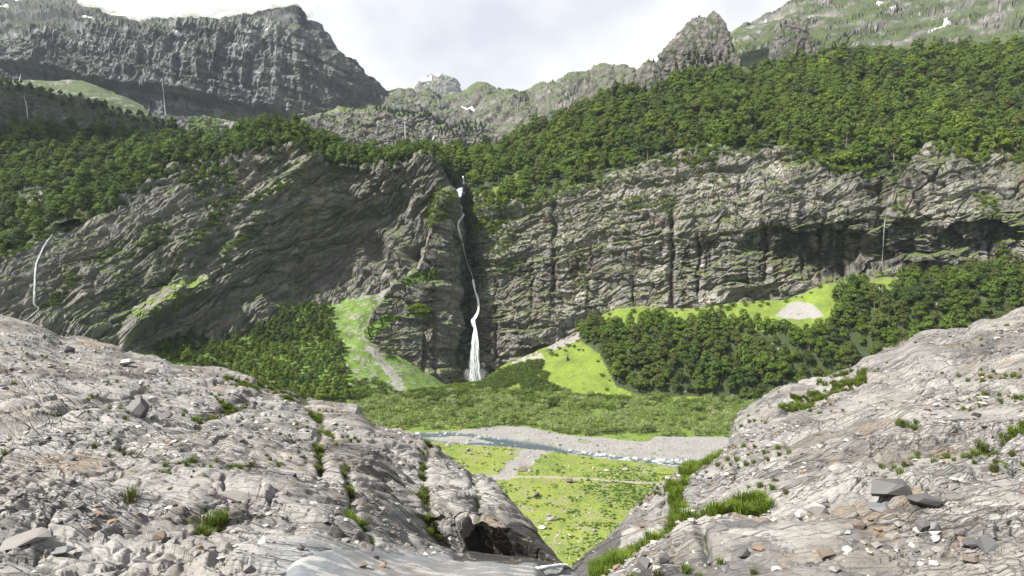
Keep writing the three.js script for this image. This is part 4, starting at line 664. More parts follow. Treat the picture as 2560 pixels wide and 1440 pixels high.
{ // water sliding over the lip of the notch
  const line = [[1230, 1446, 5.9, 26], [1310, 1428, 6.6, 26], [1360, 1420, 7.2, 22], [1400, 1414, 8.0, 18], [1418, 1416, 8.8, 16]], r = rng(5), geos = [];
  const pts = line.map(([b, e, d]) => new THREE.Vector3(...P(b, e, d - 0.12))), mid = new THREE.CatmullRomCurve3(pts);
  for (let s = 0; s < 46; s++) { const off = (r() + r() - 1) * 0.15, o2 = r() * 0.05, ph = r() * 50, q = []; for (let k = 0; k <= 24; k++) { const p = mid.getPoint(k / 24); q.push(new THREE.Vector3(p.x + noise(ph, k * 0.3, 1) * 0.03, p.y + off * 0.45 + o2 * 0.4 + noise(ph, k * 0.7, 4) * 0.02, p.z + off + o2)); } geos.push(new THREE.TubeGeometry(new THREE.CatmullRomCurve3(q), 40, 0.006 + r() * 0.012, 4)); }
  tag(new THREE.Mesh(mergeGeometries(geos), WATER), 'stream', 'small white stream spilling over the lip between the two rocks', null, null, 'structure');
}

// ------------------------------------------------------------------ rock pinnacles on the right skyline
function pinnacle(bodies, d, seed, label, category) {
  const geos = bodies.map((levels, bi) => {
  const nt = 120, rows = []; for (let k = 0; k < levels.length - 1; k++) for (let q = 0; q < 16; q++) rows.push(levels[k].map((v, i) => lerp(v, levels[k + 1][i], q / 16))); rows.push(levels[levels.length - 1]);
  const pos = [], col = [], idx = [], c = [0, 0, 0];
  rows.forEach(([e, l, r]) => { for (let i = 0; i <= nt; i++) { const th = i / nt * Math.PI * 2, cx = (l + r) / 2, hw = (r - l) / 2 * d / F, a = P(cx, e, d); const ct = Math.cos(th), st = Math.sin(th), sq = 1 / Math.max(Math.abs(ct), Math.abs(st)); let x = a[0] + ct * hw * lerp(1, sq, 0.5), y = a[1], z = a[2] - bi * 6 + st * hw * 0.75 * lerp(1, sq, 0.5);
    const k = 1 + (ridge(x / 15 + seed, y / 60, z / 15, 4) * 0.22 + layer((y + 0.3 * x) / 9, 3) * 0.08 + fbm(x / 5, y / 7, z / 5, 3) * 0.14); x = a[0] + (x - a[0]) * k; z = a[2] + (z - a[2]) * k; y += fbm(x / 8, seed, z / 8, 3) * 9;
    paintRock(c, x, y, z, y + 0.3 * x, 5, 0.25); scale(c, 0.62); if (fbm(x / 10, y / 12, z / 10, 4) > 0.14) set(c, [0.05, 0.075, 0.016]); pos.push(x, y, z); col.push(...c); } });
  for (let j = 0; j < rows.length - 1; j++) for (let i = 0; i < nt; i++) { const a = j * (nt + 1) + i, b = a + nt + 1; idx.push(a, b, a + 1, a + 1, b, b + 1); }
  const top = pos.length / 3, last = rows[rows.length - 1], tp = P((last[1] + last[2]) / 2, last[0] - 2, d); pos.push(...tp); col.push(0.1, 0.13, 0.03); for (let i = 0; i < nt; i++) idx.push((rows.length - 1) * (nt + 1) + i, top, (rows.length - 1) * (nt + 1) + i + 1);
  const g = new THREE.BufferGeometry(); g.setAttribute('position', new THREE.Float32BufferAttribute(pos, 3)); g.setAttribute('color', new THREE.Float32BufferAttribute(col, 3)); g.setIndex(idx); g.computeVertexNormals(); return g; });
  tag(new THREE.Mesh(mergeGeometries(geos), CRAG), 'rock_pinnacle', label, category);
}
pinnacle([[[215, 1690, 1842], [150, 1720, 1830], [110, 1738, 1822], [80, 1750, 1813], [60, 1758, 1804], [46, 1766, 1797], [36, 1774, 1790], [30, 1781, 1787]], [[215, 1628, 1800], [150, 1656, 1800], [120, 1672, 1795], [95, 1690, 1790], [70, 1712, 1782], [54, 1728, 1770], [44, 1738, 1760], [38, 1746, 1753]], [[200, 1720, 1815], [140, 1742, 1812], [110, 1758, 1806], [92, 1776, 1798]]], 1010, 3, 'tall twin-topped rock pinnacle on the right skyline', 'rock pinnacle');
pinnacle([[[170, 1928, 2034], [130, 1935, 2026], [100, 1938, 2018], [75, 1944, 2010], [56, 1958, 2000], [46, 1974, 1996], [39, 1984, 1992]], [[150, 1932, 1990], [100, 1937, 1985], [70, 1942, 1980], [58, 1950, 1972]]], 1030, 9, 'blunt rock pinnacle standing before the green alpine slope', 'rock pinnacle');
pinnacle([[[250, 1582, 1656], [205, 1593, 1649], [178, 1602, 1646], [162, 1611, 1641], [154, 1622, 1634]]], 955, 14, 'small rock knob with conifers on top, left of the tall pinnacle', 'rock pinnacle');
pinnacle([[[150, 1806, 1836], [125, 1812, 1834], [114, 1818, 1830]]], 1000, 21, 'little rock block at the right foot of the tall pinnacle', 'rock pinnacle');

// ------------------------------------------------------------------ plants: prototypes
function cards() { return { p: [], c: [], n: 0 }; }
const _a = new THREE.Vector3(), _b = new THREE.Vector3(), _n = new THREE.Vector3();
function card(o, x, y, z, nx, ny, nz, w, h, roll, tone) {   // one leaf clump: a bent lozenge of four triangles' worth of leaves
  _n.set(nx, ny, nz).normalize(); _a.set(Math.abs(_n.y) > 0.9 ? 1 : 0, Math.abs(_n.y) > 0.9 ? 0 : 1, 0).cross(_n).normalize(); _b.crossVectors(_n, _a);
  const cs = Math.cos(roll), sn = Math.sin(roll), ux = _a.x * cs + _b.x * sn, uy = _a.y * cs + _b.y * sn, uz = _a.z * cs + _b.z * sn, vx = _b.x * cs - _a.x * sn, vy = _b.y * cs - _a.y * sn, vz = _b.z * cs - _a.z * sn, k = -0.25 * w;
  const A = [x + ux * w, y + uy * w, z + uz * w], C = [x - ux * w, y - uy * w, z - uz * w], B = [x + vx * h + _n.x * k, y + vy * h + _n.y * k, z + vz * h + _n.z * k], D = [x - vx * h + _n.x * k, y - vy * h + _n.y * k, z - vz * h + _n.z * k];
  o.p.push(...A, ...B, ...C, ...A, ...C, ...D); for (let i = 0; i < 6; i++) o.c.push(...tone);
}
function done(o) { const g = new THREE.BufferGeometry(); g.setAttribute('position', new THREE.Float32BufferAttribute(o.p, 3)); g.setAttribute('color', new THREE.Float32BufferAttribute(o.c, 3)); g.computeVertexNormals(); return g; }
function tube(o, pts, r0, r1, sides, tone) { for (let i = 0; i < pts.length - 1; i++) { const [x0, y0, z0] = pts[i], [x1, y1, z1] = pts[i + 1], ra = lerp(r0, r1, i / (pts.length - 1)), rb = lerp(r0, r1, (i + 1) / (pts.length - 1)); for (let s = 0; s < sides; s++) { const a = s / sides * 6.283, b = (s + 1) / sides * 6.283, q = [[x0 + Math.cos(a) * ra, y0, z0 + Math.sin(a) * ra], [x0 + Math.cos(b) * ra, y0, z0 + Math.sin(b) * ra], [x1 + Math.cos(b) * rb, y1, z1 + Math.sin(b) * rb], [x1 + Math.cos(a) * rb, y1, z1 + Math.sin(a) * rb]]; o.p.push(...q[0], ...q[2], ...q[1], ...q[0], ...q[3], ...q[2]); for (let k = 0; k < 6; k++) o.c.push(...tone); } } }
function broadleaf(seed, n, R, H) {                          // crown of lobes, each a shell of leaf clumps; trunk with limbs
  const r = rng(seed), crown = cards(), wood = cards(), lobes = [], m = 9 + Math.floor(r() * 4);
  for (let i = 0; i < m; i++) { const a = i * 2.4 + r(), u = Math.sqrt((i + 0.3) / m), y = H * (0.29 + 0.50 * (1 - u) + 0.18 * r()); lobes.push([Math.cos(a) * R * 0.62 * u, y, Math.sin(a) * R * 0.62 * u, R * (0.36 + 0.16 * r())]); }
  for (let i = 0; i < n; i++) {
    const L = lobes[Math.floor(r() * m)], th = r() * 6.283, cz = Math.pow(r(), 0.75) * 1.6 - 0.6, s = Math.sqrt(Math.max(0, 1 - cz * cz)), dx = Math.cos(th) * s, dy = cz, dz = Math.sin(th) * s, q = L[3] * (0.72 + 0.34 * r());
    const x = L[0] + dx * q, y = L[1] + dy * q * 0.85, z = L[2] + dz * q; let inside = 0; for (const M of lobes) if (M !== L && Math.hypot(x - M[0], (y - M[1]) / 0.85, z - M[2]) < M[3] * 0.7) inside++; if (inside) continue;
    const t = 0.72 + 0.56 * r(), hue = r() - 0.5, w = R * (0.06 + 0.07 * r());
    card(crown, x, y, z, dx + (r() - 0.5) * 0.7, dy + 0.3 + (r() - 0.5) * 0.7, dz + (r() - 0.5) * 0.7, w, w * (0.6 + 0.5 * r()), r() * 6.28, [t * (1 + 0.14 * hue), t, t * (1 - 0.2 * hue)]);
  }
  const bark = [1, 1, 1]; tube(wood, [[0, -0.6, 0], [0.1, H * 0.25, 0.05], [0, H * 0.5, 0], [0.05, H * 0.75, 0]], R * 0.065, R * 0.02, 6, bark);
  for (const L of lobes.slice(0, 5)) tube(wood, [[0, H * 0.3, 0], [L[0] * 0.55, L[1] * 0.82, L[2] * 0.55], [L[0], L[1], L[2]]], R * 0.03, R * 0.01, 4, bark);
  return { crown: done(crown), trunk: done(wood) };
}
function spruce(seed, H) {                                   // narrow cone of drooping boughs
  const r = rng(seed), crown = cards(), wood = cards(), k = 20;
  for (let i = 0; i < k; i++) { const f = i / (k - 1), y = H * (0.10 + 0.88 * f), R = H * 0.19 * Math.pow(1 - f, 0.85) + 0.12, m = 7 + Math.floor((1 - f) * 4); for (let j = 0; j < m; j++) { const a = j / m * 6.283 + i * 1.1 + r() * 0.5, q = R * (0.75 + 0.45 * r()), t = 0.7 + 0.6 * r(); for (let s = 0; s < 2; s++) { const u = q * (0.35 + 0.42 * s); card(crown, Math.cos(a) * u, y - u * 0.32 + r() * 0.15, Math.sin(a) * u, Math.cos(a) * 0.55 + (r() - 0.5) * 0.4, 0.9, Math.sin(a) * 0.55 + (r() - 0.5) * 0.4, q * 0.36, q * 0.3, r() * 6.28, [t, t, t]); } } }
  card(crown, 0, H * 0.985, 0, 1, 0.1, 0, 0.12, 0.5, 0, [1, 1, 1]); card(crown, 0, H * 0.985, 0, 0, 0.1, 1, 0.12, 0.5, 0, [1, 1, 1]);
  tube(wood, [[0, -0.6, 0], [0, H * 0.5, 0], [0, H * 0.97, 0]], H * 0.018, 0.03, 6, [1, 1, 1]); return { crown: done(crown), trunk: done(wood) };
}
function bush(seed, n, R, H, slim) {                         // many-stemmed shrub with narrow leaves
  const r = rng(seed), crown = cards(), wood = cards(), stems = 9;
  for (let s = 0; s < stems; s++) { const a = s * 2.4 + r(), u = R * (0.25 + 0.55 * r()), hx = Math.cos(a) * u, hz = Math.sin(a) * u, hh = H * (0.55 + 0.35 * r()); tube(wood, [[0, -0.2, 0], [hx * 0.5, hh * 0.6, hz * 0.5], [hx, hh, hz]], 0.07, 0.02, 4, [1, 1, 1]);
    for (let i = 0; i < n / stems; i++) { const th = r() * 6.283, cz = r() * 1.5 - 0.5, q = Math.sqrt(Math.max(0, 1 - cz * cz)), k = R * 0.5 * (0.6 + 0.5 * r()), t = 0.7 + 0.6 * r(), w = R * (0.06 + 0.07 * r()); card(crown, hx + Math.cos(th) * q * k, hh + cz * k * 0.9, hz + Math.sin(th) * q * k, Math.cos(th) * q + (r() - 0.5) * 0.7, cz + 0.3 + (r() - 0.5) * 0.7, Math.sin(th) * q + (r() - 0.5) * 0.7, w, w * slim * (0.7 + 0.6 * r()), r() * 6.28, [t, t, t * (0.8 + 0.3 * r())]); } }
  return { crown: done(crown), trunk: done(wood) };
}
const leafM = (r, g, b) => new THREE.MeshPhysicalMaterial({ vertexColors: true, color: new THREE.Color(r, g, b).multiplyScalar(r === 1 ? 1 : ALB * 0.84), roughness: 0.95, transmission: 0.3, thickness: 0, specularIntensity: 0.25 });
const BARK = new THREE.MeshStandardMaterial({ color: new THREE.Color(0.12, 0.10, 0.08), roughness: 1 });
const PROTO = {
  broad: { shapes: [[5.6, 12.5], [4.4, 14.5], [6.4, 11.5], [3.6, 11], [5.0, 15.5], [5.8, 13]].map(([R, H], s) => broadleaf(s * 7 + 7, 860, R, H)), tints: [leafM(0.096, 0.160, 0.018), leafM(0.056, 0.100, 0.018), leafM(0.138, 0.205, 0.020), leafM(0.092, 0.120, 0.022), leafM(0.15, 0.235, 0.018)] },
  spruce: { shapes: [1, 2, 3].map(s => spruce(s * 13, 15)), tints: [leafM(0.038, 0.066, 0.022), leafM(0.046, 0.074, 0.020), leafM(0.032, 0.056, 0.022)] },
  willow: { shapes: [1, 2, 3].map(s => bush(s * 17, 420, 2.6, 4.2, 0.6)), tints: [leafM(0.26, 0.335, 0.115), leafM(0.19, 0.275, 0.065), leafM(0.32, 0.375, 0.175)] },
  shrub: { shapes: [1, 2, 3].map(s => bush(s * 23, 380, 2.8, 3.0, 0.7)), tints: [leafM(0.115, 0.185, 0.016), leafM(0.078, 0.128, 0.018), leafM(0.155, 0.23, 0.016)] },
};
const WOODM = leafM(1, 1, 1);
function tinted(g, t) { const h = g.clone(), c = h.attributes.color.array; for (let i = 0; i < c.length; i += 3) { c[i] *= t[0]; c[i + 1] *= t[1]; c[i + 2] *= t[2]; } return h; }
const POOL = { broad: [], spruce: [], willow: [], shrub: [] };
function plant(kind, pts, zone, { s0, s1, seed, tints, stretch = 0 }) { const r = rng(seed); for (const q of pts) POOL[kind].push({ ...q, zone, s: lerp(s0, s1, clamp((r() * r() * 0.6 + r() * 0.4) * 0.7 + 0.45 * fbm(q.x / 38, q.y / 38, q.z / 38 + 7, 2) + 0.12)), rot: r() * 6.283, v: Math.floor(r() * 99), t: tints[Math.floor(clamp((fbm(q.x / 55, q.y / 55, q.z / 55, 2) * 0.9 + 0.5) * 0.6 + r() * 0.4, 0, 0.999) * tints.length)], st: 1 + (r() - 0.5) * 0.35 + stretch }); }
const all = (b0, b1, e0, e1) => [[[b0, e0], [b1, e0], [b1, e1], [b0, e1]]];
// --- woods
const UP_OPEN = [...GLADES, [[2395, 240], [2480, 226], [2570, 220], [2570, 246], [2480, 264], [2395, 260]], [[1140, 436], [1180, 432], [1182, 510], [1140, 510]]];
plant('broad', scatter(rightSlope, all(1050, 3400, 60, 560), { spacing: 12.4, tries: 170000, seed: 3, avoid: UP_OPEN, upTo: 2.05, test: (n, r) => !(rightSlope.E[n] < 260 && rightSlope.B[n] < 2000 && r < 0.5) && GAP(rightSlope.pos[n * 3], rightSlope.pos[n * 3 + 1], rightSlope.pos[n * 3 + 2]) < 0.30 }), 'upperRight', { s0: 1.05, s1: 2.9, stretch: -0.12, seed: 31, tints: [1, 1, 3, 0, 0, 2, 0, 4] });
plant('spruce', scatter(rightSlope, [[[1500, 250], [1640, 190], [1840, 140], [1940, 130], [2160, 100], [2420, 110], [2420, 190], [2050, 230], [1700, 300], [1480, 330]]], { spacing: 11, tries: 9000, seed: 5, upTo: 2.05 }), 'upperRight', { s0: 0.8, s1: 1.7, seed: 32, tints: [0, 1, 2] });
plant('spruce', scatter(rightSlope, all(1200, 2600, 160, 440), { spacing: 21, tries: 3000, seed: 6, upTo: 2 }), 'upperRight', { s0: 0.9, s1: 1.5, seed: 33, tints: [1, 0] });
plant('broad', scatter(rightFoot, [[[1442, 838], [1475, 812], [1560, 822], [1640, 806], [1700, 822], [1760, 814], [1880, 820], [1960, 826], [2085, 830], [2098, 755], [2150, 722], [2230, 775], [2240, 700], [2330, 690], [2480, 660], [2720, 640], [3300, 640], [3300, 1010], [1900, 1010], [1760, 985], [1600, 985], [1540, 960], [1500, 880]]], { spacing: 8.2, tries: 60000, seed: 8, upTo: 2 }), 'lowerRight', { s0: 0.85, s1: 1.9, seed: 34, tints: [1, 1, 0, 3, 0, 2], stretch: -0.1 });
plant('broad', scatter(leftSlope, all(-900, 660, 300, 720), { spacing: 11, tries: 100000, seed: 9, avoid: LEFTROCKS, upTo: 1.04 }), 'upperLeft', { s0: 1.05, s1: 2.5, stretch: -0.1, seed: 35, tints: [1, 1, 0, 1, 2] });
plant('broad', scatter(knoll, all(580, 1130, 300, 480), { spacing: 7.6, tries: 12000, seed: 10, upTo: 1.3 }), 'knoll', { s0: 0.85, s1: 1.75, seed: 36, tints: [1, 0, 0, 2] });
plant('broad', scatter(leftCliff, [[[130, 585], [200, 545], [300, 490], [400, 436], [450, 440], [400, 470], [300, 520], [220, 560]], [[455, 470], [480, 420], [600, 372], [612, 400], [590, 470], [560, 540], [520, 560], [500, 500]], [[780, 400], [860, 405], [980, 410], [1080, 392], [1080, 420], [960, 436], [860, 432], [760, 440]], [[600, 372], [760, 372], [740, 398], [610, 390]]], { spacing: 7, tries: 20000, seed: 11, upTo: 3.4 }), 'leftCliff', { s0: 0.5, s1: 0.95, seed: 37, tints: [0, 1, 2] });
plant('shrub', scatter(leftCliff, [[[320, 640], [380, 580], [430, 566], [420, 600], [350, 650]], [[275, 780], [290, 700], [330, 690], [320, 780]], [[1050, 545], [1065, 500], [1090, 480], [1105, 520], [1090, 560]], [[620, 510], [690, 465], [750, 432], [756, 442], [690, 490], [630, 525]], [[40, 650], [120, 570], [140, 585], [80, 640], [0, 690], [0, 650]], [[480, 735], [500, 715], [515, 735], [495, 752]], [[100, 770], [180, 700], [210, 700], [140, 770]], [[500, 560], [560, 540], [540, 580], [510, 590]], [[430, 640], [520, 560], [600, 480], [620, 490], [540, 580], [445, 655]], [[540, 645], [600, 600], [640, 560], [650, 570], [560, 655]], [[240, 640], [300, 590], [310, 600], [250, 655]], [[380, 720], [440, 670], [450, 680], [390, 730]], [[640, 420], [700, 400], [700, 412], [650, 436]]], { spacing: 3.6, tries: 20000, seed: 12, upTo: 3 }), 'leftCliff', { s0: 0.6, s1: 1.5, seed: 38, tints: [0, 1, 1] });
plant('broad', scatter(talus, [[[480, 910], [560, 850], [680, 810], [720, 775], [830, 770], [835, 830], [850, 870], [860, 930], [880, 1010], [400, 1010]], [[420, 850], [480, 830], [520, 850], [460, 910], [380, 900]], [[110, 870], [200, 810], [320, 800], [330, 860], [180, 900]]], { spacing: 4.6, tries: 40000, seed: 13, upTo: 2 }), 'talus', { s0: 0.42, s1: 0.95, seed: 39, tints: [1, 1, 0, 2, 0] });
plant('shrub', scatter(talus, [[[870, 960], [940, 950], [1000, 985], [1100, 975], [1200, 960], [1200, 1010], [870, 1012]], [[965, 880], [985, 878], [990, 895], [970, 898]]], { spacing: 5, tries: 9000, seed: 14, upTo: 2 }), 'talus', { s0: 0.8, s1: 1.8, seed: 40, tints: [1, 0, 1] });
plant('shrub', scatter(rightCliff, [[[1164, 600], [1170, 480], [1300, 470], [1310, 520], [1275, 560], [1285, 640], [1270, 690], [1236, 690], [1228, 620], [1200, 590]], [[1300, 500], [1400, 470], [1500, 445], [1520, 465], [1420, 500], [1310, 530]], [[1565, 500], [1620, 480], [1690, 490], [1680, 545], [1640, 520], [1570, 530]], [[1425, 640], [1460, 630], [1480, 700], [1460, 725], [1415, 715]], [[2228, 525], [2250, 515], [2295, 570], [2290, 590], [2240, 575]], [[2370, 590], [2400, 550], [2440, 520], [2450, 545], [2410, 590]], [[1720, 440], [1760, 380], [1800, 380], [1800, 425], [1740, 445]], [[1780, 450], [1820, 450], [1830, 480], [1790, 480]], [[2200, 700], [2200, 680], [2230, 680], [2230, 700]], [[2430, 490], [2500, 500], [2500, 560], [2440, 550]], [[1290, 640], [1320, 660], [1300, 690], [1280, 690]]], { spacing: 3.5, tries: 26000, seed: 15, upTo: 3.2 }), 'rightCliff', { s0: 0.5, s1: 1.4, seed: 41, tints: [0, 0, 2, 1] });
plant('shrub', scatter(rib, [[[1046, 560], [1060, 515], [1090, 482], [1132, 488], [1128, 530], [1100, 560], [1070, 575]], [[1140, 590], [1160, 600], [1150, 630]], [[1015, 785], [1040, 765], [1080, 780], [1060, 792]]], { spacing: 3.2, tries: 12000, seed: 25, upTo: 1.5 }), 'rightCliff', { s0: 0.7, s1: 1.6, seed: 49, tints: [0, 2, 0] });
plant('broad', scatter(rightCliff, [[[1940, 362], [2000, 370], [2100, 395], [2190, 410], [2190, 446], [2120, 435], [2040, 420], [1980, 398]], [[2330, 368], [2420, 378], [2480, 392], [2470, 420], [2360, 412]], [[1700, 385], [1790, 370], [1790, 400], [1720, 425]], [[1164, 540], [1180, 490], [1290, 480], [1270, 540], [1250, 580], [1190, 590]]], { spacing: 5.5, tries: 12000, seed: 16, upTo: 3.6 }), 'rightCliff', { s0: 0.4, s1: 0.8, seed: 42, tints: [0, 2, 4, 0] });
plant('shrub', scatter(rightCliff, [[[1300, 480], [1480, 440], [1700, 370], [1950, 355], [2080, 395], [2250, 405], [2330, 360], [2580, 390], [2580, 440], [2330, 410], [2250, 450], [2080, 440], [1950, 400], [1700, 420], [1480, 490], [1300, 540]]], { spacing: 4.6, tries: 9000, seed: 27, upTo: 3.3, test: (n, k) => fbm(rightCliff.pos[n * 3] / 16, rightCliff.pos[n * 3 + 1] / 16, 3, 3) > 0.02 }), 'rightCliff', { s0: 0.6, s1: 1.9, seed: 52, tints: [1, 0, 0, 2] });
plant('shrub', scatter(rightFoot, [[[1330, 915], [1430, 850], [1500, 790], [1510, 800], [1450, 860], [1500, 890], [1540, 965], [1520, 975], [1480, 900], [1430, 870], [1350, 925]], [[1500, 790], [1960, 745], [2060, 712], [2080, 720], [1960, 762], [1700, 790], [1510, 810]]], { spacing: 7, tries: 4000, seed: 28, upTo: 2, test: (n, k) => k < 0.12 }), 'meadowHill', { s0: 0.3, s1: 1.6, seed: 53, tints: [0, 1, 0] });
// --- shrubs on and round the meadow hill, willows on the far bank
plant('shrub', scatter(rightFoot, [[[1200, 950], [1260, 930], [1300, 910], [1360, 905], [1350, 925], [1290, 960], [1230, 985], [1190, 985]], [[1300, 955], [1340, 925], [1370, 935], [1360, 960], [1310, 985]], [[1300, 985], [1360, 955], [1410, 975], [1430, 1000], [1300, 1002]]], { spacing: 3.6, tries: 20000, seed: 17, upTo: 2 }), 'meadowHill', { s0: 0.7, s1: 1.6, seed: 43, tints: [0, 1, 1] });
plant('spruce', scatter(rightFoot, all(1420, 1440, 896, 908), { spacing: 60, tries: 3000, seed: 18, upTo: 2 }).slice(0, 1), 'meadowHill', { s0: 0.5, s1: 0.5, seed: 44, tints: [1] });
plant('shrub', scatter(rightFoot, [[[1240, 998], [1420, 990], [1560, 985], [1560, 1001], [1240, 1001]], [[1510, 965], [1530, 960], [1530, 975], [1515, 978]]], { spacing: 8, tries: 6000, seed: 19, upTo: 2 }), 'meadowHill', { s0: 0.5, s1: 1.1, seed: 45, tints: [0, 1, 2] });
{
  const r = rng(77), pts = [], cell = new Map();
  for (let k = 0; k < 26000; k++) {
    const b = lerp(880, 1990, r()), e = 986 + (1100 - 986) * Math.pow(r(), 1.0), d = floorD(e), [x, , z] = P(b, e, d), lim = Math.min(rUp(b) - 3, 1200);
    if (e > lim || floorKind(b, e, x, z) !== 0) continue;
    const dens = sstep(lim + 2, lim - 24, e), open = fbm(x / 16, 2, z / 16, 3); if (r() > dens || (open > 0.12 && e > 1025) || inPoly(b, e, [[1480, 1105], [1470, 1092], [1560, 1082], [1640, 1086], [1640, 1105]])) continue;
    const X = Math.floor(x / 4.6), Z = Math.floor(z / 4.6); let ok = true; for (let a = -1; a <= 1; a++) for (let c = -1; c <= 1; c++) for (const q of cell.get((X + a) + ',' + (Z + c)) || []) if ((q[0] - x) ** 2 + (q[1] - z) ** 2 < 21) ok = false;
    if (!ok) continue; const key = X + ',' + Z; cell.has(key) ? cell.get(key).push([x, z]) : cell.set(key, [[x, z]]);
    pts.push({ x, y: FLOOR, z, b, e });
  }
  plant('shrub', pts.filter(q => q.e < 1030 && fbm(q.x / 30, 9, q.z / 30, 3) > 0.08), 'farBank', { s0: 1.0, s1: 2.4, seed: 51, tints: [1, 1, 0] });
  plant('willow', pts.filter(q => fbm(q.x / 22, 3, q.z / 22, 3) > -0.12 || q.e > 1040), 'farBank', { s0: 0.55, s1: 2.3, seed: 46, tints: [0, 0, 1, 2] });
}
// --- conifers on ledges and on the pinnacles, far conifers on the cliff band
plant('spruce', scatter(band, [[[940, 284], [1010, 286], [1100, 300], [1120, 326], [1060, 306], [1000, 296], [940, 294]], [[1090, 330], [1180, 318], [1220, 330], [1180, 342], [1110, 345]]], { spacing: 9, tries: 9000, seed: 20, upTo: 2.2 }), 'farBand', { s0: 0.7, s1: 1.3, seed: 47, tints: [2, 0] });
plant('broad', scatter(spur, [[[0, 205], [60, 225], [130, 248], [250, 264], [300, 285], [420, 315], [460, 335], [460, 350], [300, 305], [130, 262], [0, 225]], [[230, 310], [290, 300], [300, 322], [240, 325]], [[280, 350], [460, 345], [460, 372], [280, 372]]], { spacing: 13, tries: 20000, seed: 21, upTo: 2.5 }), 'farSpur', { s0: 0.6, s1: 1.25, seed: 48, tints: [1, 1, 0] });
{ const spots = []; const r = rng(9); for (const [b, e, d, s] of [[1622, 158, 955, .7], [1634, 160, 955, .8], [1642, 172, 956, .9], [1612, 166, 955, .5], [1740, 48, 1006, .5], [1812, 80, 1006, .7], [1820, 105, 1004, .8], [1826, 122, 1002, .9], [1668, 130, 1006, .5], [1817, 92, 1004, .6], [1822, 116, 996, .8], [1832, 120, 996, .7], [1952, 66, 1022, .7], [1964, 62, 1022, .8], [1996, 62, 1022, .5], [1690, 168, 985, 1], [1705, 160, 985, 1.1], [1722, 150, 980, 1.2], [1745, 145, 980, 1.1], [1765, 150, 975, 1.3], [1780, 155, 975, 1.1], [1800, 150, 975, 1.2], [1735, 160, 975, 1.3], [1815, 155, 975, 1.0], [1672, 175, 985, 0.9], [1845, 192, 982, 1.2], [1905, 186, 985, 1.3], [1920, 184, 984, 1.5], [1890, 190, 982, 1]]) { const [x, y, z] = P(b, e, d - 4); spots.push({ x, y, z, b, e, ns: s }); }
  for (const q of spots) POOL.spruce.push({ ...q, zone: 'pinnacles', s: q.ns * 0.8, rot: r() * 6, v: Math.floor(r() * 9), t: Math.floor(r() * 3), st: 1 }); }

// --- emit: the 300 that show largest of each kind as single things, the rest as stuff
const WHERE = { upperRight: 'in the wood above the right cliff', lowerRight: 'in the wood below the right cliff', upperLeft: 'in the wood above the left cliff', knoll: 'on the wooded knoll above the folded cliff', leftCliff: 'clinging to a ledge of the left cliff', talus: 'on the scree below the left cliff', rightCliff: 'rooted on a ledge of the right cliff', meadowHill: 'beside the bright meadow hill', farBank: 'on the far river bank', farBand: 'on top of the far cliff band', farSpur: 'on the cliff edge of the far left spur', pinnacles: 'beside the skyline pinnacles' };
const TONES = { broad: ['leaf-green', 'deep green', 'yellow-green', 'olive', 'bright green'], spruce: ['blackish', 'dull green', 'blackish'], willow: ['pale', 'green', 'silvery'], shrub: ['fresh', 'deep-toned', 'yellowish'] };
const KIND = { broad: ['broadleaf_tree', 'round-crowned tree', 'tree', 'broadleaf_wood', 'wood of round-crowned broadleaf trees'], spruce: ['spruce_tree', 'narrow spruce', 'tree', 'spruce_wood', 'stand of dark spruces'], willow: ['willow_shrub', 'willow shrub', 'shrub', 'willow_thicket', 'thicket of grey-green willows'], shrub: ['leafy_shrub', 'leafy shrub', 'shrub', 'shrub_thicket', 'thicket of leafy shrubs'] };
const M4 = new THREE.Matrix4(), Q = new THREE.Quaternion(), UPV = new THREE.Vector3(0, 1, 0);
